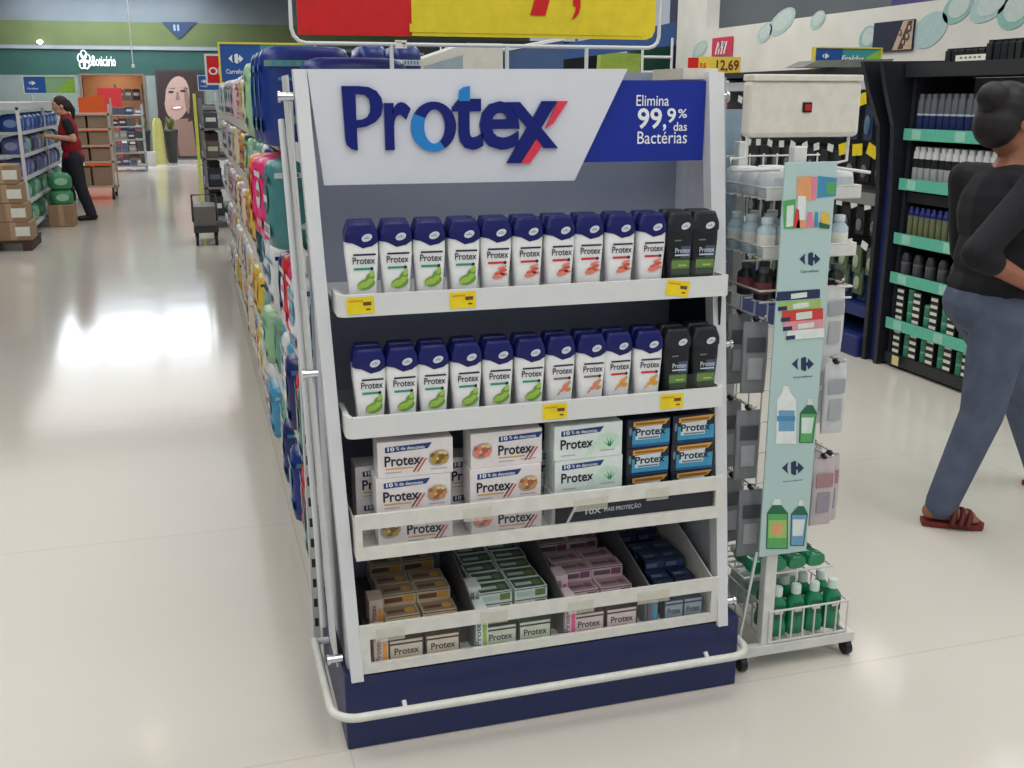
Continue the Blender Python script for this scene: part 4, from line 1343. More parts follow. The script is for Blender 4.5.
# row of black blister boxes on top of the rack
t0 = thing('black_carton', 'x', 'carton')
MB().box(-.06, .06, -.021, .021, 0, .085, 0, .003).box(-.05, .05, -.018, .018, .085, .10).build('carton', BLACK, t0)
K = Kind(t0)
for i in range(20):
    K.put((3.72, 2.70 - i * .052, 1.735), 'black carton standing on top of the green-strip rack, %s from its left end' % ORD[i], random.uniform(-.08, .08), 'black cartons on top of the rack', (1, 1, 1 if i > 5 else .7))
b = MB(); b.box(3.600, 3.604, 2.34, 2.56, 1.735, 1.765, 0)
for k in range(5):
    b.box(3.5994, 3.6, 2.37 + k * .034, 2.39 + k * .034, 1.746, 1.756, 1)
b.top('shelf_label', [TAG, mat('ink_grey', (120, 124, 126), .5)], 'long white shelf label in front of the black cartons on the rack', 'label')
def can(lower, band, upper, r_, h_, z1, z2):
    t = thing('spray_can', 'x', 'can')
    MB().lathe([(r_ * .96, 0), (r_, .004), (r_, h_ * z1)], (0, 0, 0), 0, 14).build('can_body', lower, t)
    MB().lathe([(r_ * 1.003, h_ * z1), (r_ * 1.003, h_ * z2)], (0, 0, 0), 0, 14).build('can_band', band, t)
    MB().lathe([(r_ * .98, h_ * z2), (r_ * .9, h_ * .84), (r_ * .7, h_ * .90), (r_ * .7, h_ * .98), (r_ * .6, h_)], (0, 0, 0), 0, 14).build('cap', upper, t)
    return Kind(t)
SILV = mat('can_silver', (186, 190, 196), .3)
C1 = can(mat('can_navy', (30, 44, 92), .35), mat('can_white_band', (180, 186, 196), .4), mat('can_grey_cap', (92, 98, 106), .4), .025, .20, .42, .47)
C2 = can(mat('can_silver_body', (160, 162, 168), .35), BLACK, mat('can_white_cap', (210, 212, 212), .35), .025, .19, .40, .66)
C3 = can(mat('can_olive', (110, 116, 84), .35), mat('can_blue_band', (30, 40, 120), .35), mat('can_blue_cap', (34, 40, 110), .35), .019, .165, .70, .80)
C4 = can(mat('can_smoke', (74, 76, 82), .4), mat('can_smoke_band', (98, 98, 104), .4), mat('can_smoke_cap', (50, 52, 58), .4), .030, .13, .50, .60)
for K, z, p, nm, g in ((C1, RL[0], .056, 'navy and grey can on the top green-strip shelf', 'cans on the first green-strip shelf'), (C2, RL[1], .056, 'silver can with white cap on the second green-strip shelf', 'cans on the second green-strip shelf'),
                       (C3, RL[2], .050, 'olive can with blue cap on the third green-strip shelf', 'cans on the third green-strip shelf'), (C4, RL[3], .105, 'smoky grey can on the fourth green-strip shelf', 'cans on the fourth green-strip shelf')):
    n = int(1.12 / p)
    for i in range(n):
        K.put((3.675 + random.uniform(-.004, .004), 2.885 - i * p, z), '%s, %s from left' % (nm, ORD[i]), 0, g)
        if K in (C1, C2) :
            K.put((3.735, 2.880 - i * p, z), '%s, back row, %s from left' % (nm, ORD[i]), 0, g)
# dark header card strip above the olive cans
b = MB(); b.box(3.66, 3.70, 1.85, 2.92, .972, 1.03)
b.top('shelf_header', BLACK, 'black header card above the olive cans with blue caps', 'card', origin=(3.68, 2.4, .972))
t0 = thing('striped_carton', 'x', 'carton')
MB().box(-.035, .035, -.034, .034, 0, .039, 0, .002).build('carton', BLACK, t0)
MB().box(-.0362, -.0352, -.028, .028, .012, .030).build('stripe', TAG, t0)
K1 = Kind(t0)
t0 = thing('green_jar', 'x', 'jar')
MB().lathe([(.028, 0), (.030, .004), (.030, .05), (.026, .054)], (0, 0, 0), 0, 14).build('jar_body', mat('jar_green', (50, 128, 98), .35), t0)
MB().lathe([(.0295, .054), (.0295, .064), (.027, .066)], (0, 0, 0), 0, 14).build('lid', mat('jar_lid', (96, 164, 136), .35), t0)
K2 = Kind(t0)
for z, nm in ((RL[4], 'fifth green-strip shelf'), (.085, 'rack base')):
    y = 2.875
    for c in range(8):
        for l in range(5):
            K1.put((3.68, y, z + l * .0392), 'black white-striped carton, %s, %s stack, %s from bottom' % (nm, ORD[c], ORD[l]), 0, 'striped cartons on the rack')
        y -= .075
        for l in range(3 if c % 2 == 0 else 2):
            K2.put((3.68, y, z + l * .0662), 'green jar, %s, %s stack, %s from bottom' % (nm, ORD[c], ORD[l]), 0, 'green jars on the rack')
        y -= .075
# flared dark divider between the two racks
b = MB()
b.poly([(3.60, 2.98, .0), (4.09, 2.98, .0), (4.09, 2.98, 1.76), (3.46, 2.98, 1.745), (3.50, 2.98, 1.60), (3.57, 2.98, 1.40), (3.60, 2.98, 1.0)], Y, .035)
b.poly([(3.60, 3.10, .0), (4.09, 3.10, .0), (4.09, 3.10, 1.76), (3.42, 3.10, 1.75), (3.47, 3.10, 1.60), (3.56, 3.10, 1.40), (3.60, 3.10, 1.0)], Y, .035)
dv = thing('rack_divider', 'dark flared double divider panel between the two right racks', 'divider', (3.85, 3.1, 0))
b.build('side_panel', mat('divider_night', (30, 33, 40), .4), dv)
b = MB(); b.box(3.64, 4.09, 3.015, 3.10, 0.0, 1.70)
b.build('filler_panel', RNAVY, dv)

# far right rack: dark peg board with hooks
hkr = thing('pegboard_rack', 'dark pegboard rack with navy base left of the flared divider', 'shelving', (3.85, 4.4, 0))
HY0, HY1 = 3.16, 5.9
b = MB(); b.box(4.06, 4.09, HY0, HY1, .1, 1.70); b.build('back_panel', mat('peg_dark', (58, 60, 60), .6), hkr)
b = MB(); b.box(RX - .04, 4.09, HY0, HY1, 0, .13, 0, .01); b.build('base', RNAVY, hkr)
b = MB(); b.box(RX, 4.09, HY0, HY1, 1.69, 1.73); b.build('top_beam', RD, hkr)
b = MB(); b.box(RX + .02, 4.06, HY0, HY1, 1.60, 1.66); b.build('light_header', mat('header_pale', (200, 206, 210), .4), hkr)
for z in (.985, .30):
    b = MB(); b.box(RX + .02, 4.06, HY0, HY1, z - .02, z).box(RX + .012, RX + .02, HY0, HY1, z - .06, z + .012)
    b.build('shelf', mat('peg_shelf', (132, 132, 130), .5) if z > .5 else RNAVY, hkr)
b = MB(); b2 = MB()
WT = mat('tag_white', (222, 224, 220), .5)
t0 = thing('blister_pack', 'x', 'packet')
MB().box(-.008, .008, -.045, .045, -.17, 0, 0, .003).build('card', mat('blister_black', (40, 42, 46), .4), t0)
MB().ell((-.014, 0, -.11), (.012, .03, .04)).build('blister', mat('blister_smoke', (110, 114, 112), .2), t0)
KB1 = Kind(t0)
t0 = thing('blister_pack', 'x', 'packet')
MB().box(-.008, .008, -.045, .045, -.17, 0, 0, .003).build('card', mat('blister_green', (92, 112, 86), .4), t0)
MB().ell((-.014, 0, -.10), (.012, .03, .045)).build('blister', mat('blister_pale', (168, 178, 150), .2), t0)
KB2 = Kind(t0)
t0 = thing('blister_pack', 'x', 'packet')
MB().box(-.008, .008, -.045, .045, -.22, 0, 0, .003).build('card', mat('blister_blue', (48, 66, 104), .4), t0)
MB().ell((-.014, 0, -.13), (.014, .032, .06)).build('blister', mat('blister_sky', (96, 122, 150), .2), t0)
KB3 = Kind(t0)
yt = []
def pegrow(z, K, n, nm, g, tg, step=.15, x=3.70):
    for i in range(n):
        y = HY0 + .09 + i * step
        K.put((x, y, z), '%s, %s from the divider' % (nm, ORD[i]), random.uniform(-.1, .1), g)
        b.tube([(4.06, y, z + .008), (x - .06, y, z + .008)], .004, 0, 6)
        yt.append((x - .066, y + random.uniform(-.01, .01), z + .02, tg if i < 3 else 'w'))
pegrow(1.52, KB3, 12, 'blue blister pack on the top peg row', 'blister packs on the top peg row', 'y')
pegrow(1.225, KB1, 12, 'black blister pack on the second peg row', 'blister packs on the second peg row', 'y')
pegrow(.90, KB1, 12, 'black blister pack on the third peg row', 'blister packs on the third peg row', 'w')
pegrow(.66, KB2, 12, 'green blister pack on the fourth peg row', 'blister packs on the fourth peg row', 'w')
pegrow(.52, KB2, 12, 'green blister pack on the fifth peg row', 'blister packs on the fifth peg row', 'n', .15, 3.72)
for i in range(9):
    KB3.put((3.76, HY0 + .09 + i * .15, .525 - .0), 'blue blister pack standing on the low shelf, %s from the divider' % ORD[i], 0, 'blue packs on the low rack shelf')
b.build('peg_hook', CHROME, hkr)
for i, (x, y, z, k) in enumerate(yt):
    if k == 'n':
        continue
    s_ = .05 if k == 'y' else .032
    bb = MB(); a_ = random.uniform(-.35, .35)
    u = Vector((0, math.cos(a_), math.sin(a_))); v = Vector((0, -math.sin(a_), math.cos(a_)))
    o = Vector((x, y, z))
    bb.poly([o - u * s_ - v * s_ * .7, o - u * s_ + v * s_ * .7, o + u * s_ + v * s_ * .7, o + u * s_ - v * s_ * .7], X, .002)
    bb.build('price_tag', YEL if k == 'y' else WT, hkr, 'yellow price tag' if k == 'y' else None)

# shop sign on the right rack, blue to lime with two-arrow emblem
def emb(mb, o, ux, uz, s, mi):
    mb.flat(o, ux, uz, [(-s, 0), (-s * .42, s * .55), (-s * .5, s * .18), (-s * .5, -s * .18), (-s * .42, -s * .55)], mi)
    mb.flat(o, ux, uz, [(-s * .18, -s * .5), (s * .12, -s * .66), (s * .3, -s * .6), (s * .3, -s * .16), (s * .44, -s * .16), (s * .46, -s * .52), (s, 0), (s * .46, s * .52), (s * .44, s * .16), (s * .3, s * .16), (s * .3, s * .6), (s * .12, s * .66), (-s * .18, s * .5)], mi)
SB = mat('sign_blue', (26, 84, 160), .45); SG = mat('sign_lime', (140, 190, 70), .45); ST = mat('sign_teal', (60, 150, 150), .45)
FY = mat('frame_yellow', (226, 208, 70), .4)
def aisle_sign(name, label, x0, x1, z0, z1, y, text=None, frame=FY, posts=None, right=(ST, SG)):
    t = thing(name, label, 'sign', ((x0 + x1) / 2, y, z0))
    W, H = x1 - x0, z1 - z0
    b = MB(); b.box(x0, x1, y, y + .02, z0, z1, 0).box(x0 + W * .42, x1, y - .001, y, z0, z1, 1)
    b.poly([(x0 + W * .62, y - .002, z0), (x1, y - .002, z0), (x1, y - .002, z1), (x0 + W * .8, y - .002, z0 + H * .6)], Y, .001, 2)
    bd = b.build('board', [SB, right[0], right[1]], t)
    f = max(.008, H * .05)
    b = MB(); b.box(x0 - f, x1 + f, y - .01, y + .03, z1, z1 + f).box(x0 - f, x1 + f, y - .01, y + .03, z0 - f, z0).box(x0 - f, x0, y - .01, y + .03, z0, z1).box(x1, x1 + f, y - .01, y + .03, z0, z1)
    b.build('frame', frame, t)
    b = MB()
    emb(b, Vector((x0 + W * .16, y - .003, z0 + H * .62)), X, Z, H * .20, 0)
    b.build('emblem', WTXT, bd)
    b = MB()
    b.text('Carrefour', (x0 + W * .05, y - .003, z0 + H * .22), X, Z, W * .22, H * .12, 0, .01)
    if text:
        b.text(text, (x0 + W * .40, y - .003, z0 + H * .36), X, Z, W * .34, H * .3, 0, .02, 0, .15)
    b.build('lettering', WTXT, bd)
    if posts:
        b = MB()
        for px in posts:
            b.box(px - .01, px + .01, y, y + .02, posts[px], z0)
        b.build('post', frame, t)
    return t
y = 4.0
p0, p1 = at(814, 68, 1, y), at(881, 49, 1, y)
aisle_sign('shelf_sign', 'blue and lime shop sign in yellow frame on the right rack', p0.x, p1.x, 1.735, p1.z, y, 'Fraldas', posts=None)
# the long grey ledge in front of that sign
b = MB(); b.poly([(3.40, 3.70, 1.735), (4.0, 3.70, 1.735), (4.05, 3.70, 1.79), (3.50, 3.70, 1.775)], Y, .22)
b.top('display_ledge', mat('ledge_grey', (122, 124, 120), .5), 'grey slanted ledge on the rack below the blue and lime sign', 'ledge')
# pink notice and picture panel on the white wall
t = thing('wall_notice', 'square pink notice with white scribble on the white wall', 'notice', (RW - .01, 7.8, 1.97))
p0, p1 = at(713, 57, 0, RW), at(734, 36, 0, RW)
b = MB(); b.box(RW - .02, RW - .004, p1.y, p0.y, p0.z, p1.z, 0, .005); bd = b.build('board', mat('notice_pink', (206, 60, 92), .5), t)
b = MB(); c = at(722, 47, 0, RW); o = (RW - .022, c.y, c.z)
for k in range(4):
    b.flat(o, -Y, Z, [(-.11 + k * .06, -.07), (-.08 + k * .06, -.07), (-.03 + k * .06, .05), (-.06 + k * .06, .05)], 0)
b.flat(o, -Y, Z, oval(.02, .02, .06, .03, 12, .4), 0)
b.build('notice_print', WTXT, bd)
t = thing('wall_picture', 'navy picture panel with pale jewellery shapes on the white wall', 'picture', (RW - .01, 5.2, 1.9))
p0, p1 = at(874, 52, 0, RW), at(917, 14, 0, RW)
b = MB(); b.box(RW - .02, RW - .004, p1.y, p0.y, 1.90, 2.12, 0); bd = b.build('board', mat('picture_navy', (28, 34, 58), .5), t)
b = MB()
yy0 = p1.y; W = p0.y - p1.y
b.flat((RW - .022, 0, 0), Y, Z, [(yy0, 1.905), (yy0 + W * .48, 1.905), (yy0 + W * .25, 2.115), (yy0, 2.115)], 0)
b.flat((RW - .024, 0, 0), Y, Z, [(yy0 + W * .22, 1.91), (yy0 + W * .34, 1.91), (yy0 + W * .12, 2.11), (yy0 + W * .02, 2.11)], 1)
for q in ((.12, 2.0, .03), (.2, 1.96, .025), (.08, 2.06, .03), (.30, 2.03, .025)):
    b.flat((RW - .026, 0, 0), Y, Z, oval(yy0 + W * q[0], q[1], q[2] * .8, q[2], 12), 1)
    b.flat((RW - .028, 0, 0), Y, Z, oval(yy0 + W * q[0], q[1], q[2] * .5, q[2] * .6, 12), 0)
b.build('picture_print', [mat('picture_skin', (196, 170, 150), .5), mat('picture_brown', (84, 58, 54), .5)], bd)

# yellow price strip with red end, on a rack top far behind the display's right post
y = 7.0
p0, p1 = at(688, 74, 1, y), at(741, 57, 1, y)
t = thing('price_strip_sign', 'yellow price sign with red end reading a price, right of the blue header', 'sign', ((p0.x + p1.x) / 2, y, p0.z))
pm_ = at(698, 74, 1, y)
b = MB(); b.box(p0.x, pm_.x, y, y + .015, p0.z + .03, p1.z - .01, 1).box(pm_.x, p1.x, y, y + .015, p0.z, p1.z, 0); bd = b.build('board', [mat('strip_yellow', (232, 200, 74), .5), SIGNRED], t)
b = MB(); a = at(716, 72, 1, y); c = at(739, 60, 1, y)
b.text('12,69', (a.x, y - .003, a.z), X, Z, c.x - a.x, c.z - a.z, 0, .02); a = at(700, 69, 1, y); c = at(706, 63, 1, y)
b.build('numeral', mat('ink_maroon', (96, 30, 40), .5), bd)
MB().text('R$', (a.x, y - .003, a.z), X, Z, c.x - a.x, c.z - a.z, 0, .01).build('currency_mark', SIGNRED, bd)
b = MB(); b.box(p0.x + .2, p0.x + .23, y + .015, y + .03, 1.2, p1.z); b.build('post', WHITE, t)
# dark rack carrying it, with mixed goods, seen between the display and the wing rack
def goods_rack(name, label, x0, x1, y0, y1, levels, top, palette, itemlabel, cat, face='-y', pitch=.13, frame=None, hr=(.12, .22), full=True, group=None, kindname='boxed_item'):
    t = thing(name, label, 'shelving', ((x0 + x1) / 2, (y0 + y1) / 2, 0))
    fm = frame or WHITE
    b = MB()
    for x in (x0, x1 - .03):
        for y_ in (y0, y1 - .03):
            b.box(x, x + .03, y_, y_ + .03, 0, top)
    b.build('upright', fm, t)
    for z in levels:
        MB().box(x0, x1, y0, y1, z - .025, z).build('shelf', fm, t)
    kinds = []
    for i, c in enumerate(palette):
        tt = thing(kindname, 'x', cat)
        c1 = mat('goods_%d_%d_%d' % c, c, .4)
        MB().box(-.5, .5, -.5, .5, 0, 1, 0, .03).build('carton', c1, tt)
        MB().box(-.36, .36, -.51, .51, .4, .66).box(-.51, .51, -.36, .36, .4, .66).build('carton_band', mat('goods_band_%d' % (i % 3), [(210, 212, 210), (90, 96, 120), (180, 190, 160)][i % 3], .4), tt)
        kinds.append(Kind(tt))
    for li, z in enumerate(levels):
        if face in ('-y', 'y'):
            n = int((x1 - x0 - .06) / pitch)
            for i in range(n):
                h_ = random.uniform(*hr)
                kinds[(i // 2 + li) % len(kinds)].put((x0 + .03 + pitch * (i + .5), y0 + .12, z), '%s, %s shelf from the floor, %s from left' % (itemlabel, ORD[li], ORD[i]), 0, group or itemlabel, (pitch * .9, .16, h_))
        else:
            n = int((y1 - y0 - .06) / pitch)
            for i in range(n):
                h_ = random.uniform(*hr)
                kinds[(i // 2 + li) % len(kinds)].put(((x1 - .12) if face == 'x' else (x0 + .12), y0 + .03 + pitch * (i + .5), z), '%s, %s shelf from the floor, %s from near end' % (itemlabel, ORD[li], ORD[i]), 0, group or itemlabel, (.16, pitch * .9, h_))
    return t
goods_rack('goods_rack', 'dark goods rack seen through the gap right of the display', 4.25, 4.92, 6.9, 7.4, [.15, .5, .85, 1.2, 1.45], 1.72, [(190, 60, 44), (24, 60, 84), (20, 60, 60), (30, 46, 110), (40, 44, 56)], 'boxed item in the gap rack', 'box', '-y', .15, RD, (.18, .25))
goods_rack('goods_rack', 'blue-filled goods rack half hidden behind the aqua rack', 2.75, 3.4, 8.0, 8.5, [.15, .5, .85, 1.2, 1.45], 1.74, [(30, 60, 130), (24, 46, 90), (60, 90, 140), (200, 204, 206)], 'blue boxed item in the half-hidden rack', 'box', '-y', .13, WHITE, (.18, .24))

# signs and headers seen over the display header, right of the price board
y = 9.0
p0, p1 = at(592, 70, 1, y), at(641, 52, 1, y)
b = MB(); b.poly([(p0.x, y, 0), (p1.x, y, 0), (p1.x, y, p1.z - .02), (p0.x + .1, y, p1.z)], Y, .1)
b.top('shelf_header', mat('header_lime', (164, 192, 84), .5), 'lime green shelf header seen above the right half of the white board', 'header')
p0, p1 = at(630, 72, 1, 9.4), at(672, 40, 1, 9.4)
b = MB(); b.box(p0.x, p1.x, 9.4, 9.5, 0, p1.z)
b.top('shelf_header', mat('header_forest', (38, 78, 66), .5), 'dark green shelf header seen left of the navy column', 'header')
y = 8.6
q = [at(*c, 1, y) for c in ((560, 60), (676, 45), (676, 22), (560, 45))]
b = MB(); b.poly([(p.x, y, p.z) for p in q], Y, .05).tube([(q[2].x - .3, y + .025, q[2].z - .05), (q[2].x - .3, y + .025, CEIL)], .008, 0, 6).tube([(q[3].x + .2, y + .025, q[3].z - .1), (q[3].x + .2, y + .025, CEIL)], .008, 0, 6)
t = b.top('hanging_banner', mat('banner_slate', (52, 84, 138), .5), 'slate blue slanted banner beneath the yellow price board', 'banner')
for k in (0,):
    p0, p1 = at(642, 72, 1, 8.2), at(672, 48, 1, 8.2)
    b = MB(); r_ = .014
    b.tube([(p0.x, 8.2, p1.z), (p0.x, 8.2, p0.z - .6)], r_).tube([(p1.x, 8.2, p1.z + .1), (p1.x, 8.2, p0.z - .6)], r_).tube([(p0.x, 8.2, p0.z), (p1.x, 8.2, p0.z)], r_).tube([(p0.x, 8.2, p0.z + .15), (p1.x, 8.2, p0.z + .15)], r_)
    b.tube([(p0.x, 8.2, p0.z - .6), (p0.x, 8.2, 0)], r_).tube([(p1.x, 8.2, p0.z - .6), (p1.x, 8.2, 0)], r_)
    b.top('wire_frame', WHITE, 'white wire frame rack in front of the dark green header', 'rack')
# black hanging sign with white capitals
y = 10.0
p0, p1 = at(408, 64, 1, y), at(600, 42, 1, y)
t = thing('hanging_sign', 'black sign with white capitals seen behind the grey box', 'sign', ((p0.x + p1.x) / 2, y, p0.z))
b = MB(); b.box(p0.x, p1.x, y, y + .03, p0.z - .15, p1.z); bd = b.build('board', BLACK, t)
b = MB(); a = at(440, 56, 1, y); c = at(455, 47, 1, y)
b.text('LIN', (a.x, y - .004, a.z), X, Z, c.x - a.x, c.z - a.z, 0, .02)
a = at(412, 55, 1, y); c = at(424, 53, 1, y)
b.flat((0, y - .004, 0), X, Z, rect(a.x, c.x, a.z, c.z), 1)
b.build('sign_print', [WTXT, mat('ink_pale', (130, 130, 126), .5)], bd)
b = MB()
for x in (p0.x + .3, p1.x - .3):
    b.tube([(x, y + .015, p1.z), (x, y + .015, CEIL)], .006, 0, 6)
b.build('cable', DARK, t)

# ------------------------------------------------------------------ signs over the left side of the gondola
y = 8.45
p0, p1 = at(222, 82, 1, y), at(300, 45, 1, y)
aisle_sign('aisle_sign', 'blue shop sign with yellow top rail behind the blue soft packs', p0.x, .95, p0.z, p1.z, y, None, posts={.3: 0.0, .8: 0.0}, right=(ST, ST))
y = 9.3
p0, p1 = at(208, 83, 1, y), at(225, 56, 1, y)
t = thing('offer_sign', 'red offer sign in white frame left of the blue shop sign', 'sign', ((p0.x + p1.x) / 2, y, p0.z))
x1 = p0.x + .42
b = MB(); b.box(p0.x, x1, y, y + .02, p0.z, p1.z); bd = b.build('board', SIGNRED, t)
b = MB(); a = at(209, 76, 1, y); b.text('OFERTA', (a.x, y - .003, p0.z + .08), X, Z, .42, .075, 0, .02); b.build('sign_print', WTXT, bd)
b = MB(); b.box(p0.x - .02, x1 + .02, y - .005, y + .025, p1.z, p1.z + .02).box(p0.x - .02, x1 + .02, y - .005, y + .025, p0.z - .02, p0.z).box(p0.x - .02, p0.x, y - .005, y + .025, p0.z, p1.z).box(x1, x1 + .02, y - .005, y + .025, p0.z, p1.z).box(x1 - .1, x1 - .07, y + .02, y + .04, 0, p0.z)
b.build('frame', WHITE, t)
# dark basket rack with a yellow green post past the end of the gondola
y0 = 11.2
goods_rack('goods_rack', 'wire rack of dark goods with lime post at the far end of the aisle', -.13, .55, 11.2, 13.2, [.15, .5, .85, 1.2], 1.55, [(48, 48, 54), (36, 38, 44), (96, 84, 80), (66, 70, 74), (150, 146, 140)], 'dark item in the lime-post rack', 'box', '-x', .24, mat('rack_dull', (120, 120, 122), .5), (.18, .28))
b = MB(); b.box(-.20, -.165, 11.0, 11.035, 0, 1.60)
b.top('lime_post', mat('post_lime', (198, 206, 84), .5), 'lime yellow vertical post beside the dark goods rack', 'post')
p0, p1 = at(199, 90, 1, 12.4), at(215, 76, 1, 12.4)
aisle_sign('aisle_sign', 'small blue shop sign in pale frame below the red offer sign', p0.x, p0.x + .42, p0.z, p1.z, 12.4, None, frame=WHITE, posts={p0.x + .2: 1.5}, right=(SB, SB))
# dark trolley parked there
t = thing('stock_trolley', 'dark stock trolley on wheels standing at the aisle edge by the rack', 'trolley', (-.17, 9.9, 0))
b = MB(); b.box(-.30, -.04, 9.6, 10.2, .14, .20).tube([(-.30, 10.18, .2), (-.30, 10.18, .5), (-.04, 10.18, .5), (-.04, 10.18, .2)], .014); b.build('frame', DARK, t)
for x, y in ((-.27, 9.65), (-.07, 9.65), (-.27, 10.15), (-.07, 10.15)):
    b = MB(); b.tube([(x - .015, y, .065), (x + .015, y, .065)], .065, 0, 14).box(x - .02, x + .02, y - .015, y + .015, .08, .15); b.build('wheel', BLACK, t)
for i in range(2):
    MB().box(-.29, -.06, 9.64 + i * .27, 9.88 + i * .27, .2, .42, 0, .01).top('crate', mat('crate_grey', (110, 106, 104), .5), 'grey crate on the dark stock trolley, %s one' % ['near', 'far'][i], 'crate')
# ------------------------------------------------------------------ left side of the aisle
LX = -2.06
lg = thing('gondola_shelving', 'white shelving on the far left that the red-vested person is filling', 'shelving', (-2.6, 12.5, 0))
b = MB(); b.box(-3.6, -3.55, 10.9, 15.4, 0, 1.5); b.build('back_panel', GREYW, lg)
b = MB(); b.box(-3.6, LX - .02, 10.9, 15.4, 1.42, 1.50); b.build('top_cap', mat('cap_pale', (196, 202, 202), .5), lg)
for x, y in ((LX - .05, 10.9), (LX - .05, 13.1), (LX - .05, 15.36), (-2.9, 10.9)):
    b = MB(); b.box(x, x + .035, y, y + .04, 0, 1.45); b.build('upright', WHITE, lg)
LLV = [.14, .42, .68, .93, 1.18]
for z in LLV:
    b = MB(); b.box(-3.55, LX, 10.94, 15.36, z - .03, z); b.build('shelf', mat('left_shelf', (190, 194, 198), .5), lg)
def goods(n, c, c2):
    t = thing('soft_pack', 'x', 'packet')
    b = MB(); b.loft([sup(.11, .15, z, 4, 20) for z in (0,)] + [sup(.125, .165, .03, 4, 20), sup(.125, .165, .14, 4, 20), sup(.09, .13, .185, 4, 20), sup(.03, .10, .195, 4, 20)])
    o = b.build('wrap', mat(n, c, .3), t)
    b = MB(); b.flat((.1262, 0, 0), Y, Z, oval(0, .09, .09, .045, 12), 0).flat((0, -.1662, 0), X, Z, oval(0, .09, .07, .045, 12), 0); b.build('wrap_print', mat(n + '_p', c2, .4), o)
    return Kind(t)
LG = {'green': goods('lp_green', (60, 130, 88), (150, 190, 160)), 'violet': goods('lp_violet', (92, 96, 150), (150, 156, 190)), 'blue': goods('lp_blue', (40, 74, 140), (120, 150, 200)), 'mint': goods('lp_mint', (120, 170, 150), (210, 220, 214)), 'dark': goods('lp_dark', (40, 50, 70), (90, 100, 130))}
for li, (z, seq) in enumerate(zip(LLV, (['green', 'mint'], ['mint', 'green'], ['violet', 'violet', 'dark'], ['violet', 'mint', 'dark'], ['blue', 'blue', 'blue']))):
    for i in range(9):
        k = seq[i % len(seq)]
        LG[k].put((LX - .15, 11.2 + i * .40, z), '%s soft pack on left shelving, %s shelf from floor, %s from near end' % (k, ORD[li], ORD[i]), random.uniform(-.1, .1), 'packs on the left shelving', (1, 1.05, 1))
    if li > 2:
        for i in range(2):
            k = ['blue', 'dark'][i] if li == 4 else 'dark'
            LG[k].put((LX - .52 - .34 * i, 11.15, z), '%s soft pack facing the left shelving end, %s shelf, %s from corner' % (k, ORD[li], ORD[i]), 0, 'packs at the near end of the left shelving')
# cardboard cartons stacked by the near end
CB = mat('cardboard', (150, 122, 94), .7); CB2 = mat('cardboard_tape', (176, 148, 118), .6)
def cbox(x0, x1, y0, y1, z0, z1, label, lab=True, rot=0.0):
    cx_, cy_ = (x0 + x1) / 2, (y0 + y1) / 2
    t = thing('cardboard_carton', label, 'carton', (cx_, cy_, z0))
    MB().box(x0, x1, y0, y1, z0, z1, 0, .008).build('carton', CB, t)
    b = MB(); b.box(cx_ - .03, cx_ + .03, y0 - .001, y1 + .001, z0 + .01, z1 + .001)
    b.build('tape', CB2, t)
    if lab:
        b = MB(); b.flat((0, y0 - .003, 0), X, Z, rect(cx_ + .02, cx_ + .16, z0 + (z1 - z0) * .25, z0 + (z1 - z0) * .75), 0); b.build('label_sheet', TAG, t)
    t.rotation_euler = (0, 0, rot)
    return t
pal = thing('pallet', 'low dark wooden pallet under the cardboard cartons', 'pallet', (-2.35, 10.1, 0))
b = MB()
for k in range(5):
    b.box(-2.85, -1.93, 9.72 + k * .16, 9.84 + k * .16, .085, .105)
b.build('deck', mat('pallet_wood', (70, 52, 46), .8), pal)
b = MB()
for x in (-2.83, -2.42, -2.03):
    b.box(x, x + .09, 9.72, 10.48, 0, .085)
b.build('bearer', mat('pallet_wood', (70, 52, 46), .8), pal)
for i, z in enumerate((.106, .30, .495, .69)):
    cbox(-2.28 - .01 * i, -1.93 - .03 * i, 9.74, 10.15, z, z + .193, 'cardboard carton with white label, %s from the bottom of the aisle-side stack' % ORD[i])
    cbox(-2.75, -2.34 - .01 * i, 9.74, 10.15, z, z + .193, 'cardboard carton, %s from the bottom of the stack at the frame edge' % ORD[i], False)
cbox(-2.02, -1.72, 11.9, 12.25, 0, .27, 'low cardboard carton on the floor below the green packs', False)
for i in range(2):
    LG['green'].put((-1.87, 12.1, .27 + i * .195), 'green soft pack on the floor carton, %s one' % ['lower', 'upper'][i], .2, 'packs stacked on the floor carton', (1.1, 1.1, .99))
# stepped service cart behind the person
ct = thing('service_cart', 'pale pink beige shelf cart on black wheels behind the red-vested person', 'cart', (-1.75, 16.2, 0))
PB = mat('cart_beige', (196, 176, 158), .85, spec=.1)
cx0, cx1, cy0, cy1 = -2.12, -1.44, 15.6, 16.4
b = MB()
for x, y in ((cx0, cy0), (cx1 - .03, cy0), (cx0, cy1 - .03), (cx1 - .03, cy1 - .03)):
    b.box(x, x + .03, y, y + .03, .12, 1.35 if y == cy0 else 1.55)
b.build('frame', PB, ct)
for z in (.22, .60, .85, 1.10, 1.32):
    b = MB(); b.box(cx0, cx1, cy0, cy1, z - .03, z); b.build('shelf', PB, ct)
for x, y in ((cx0 + .05, cy0 + .05), (cx1 - .05, cy0 + .05), (cx0 + .05, cy1 - .05), (cx1 - .05, cy1 - .05)):
    b = MB(); b.tube([(x - .02, y, .06), (x + .02, y, .06)], .06, 0, 14).box(x - .015, x + .015, y - .015, y + .015, .08, .20); b.build('wheel', BLACK, ct, 'black wheel')
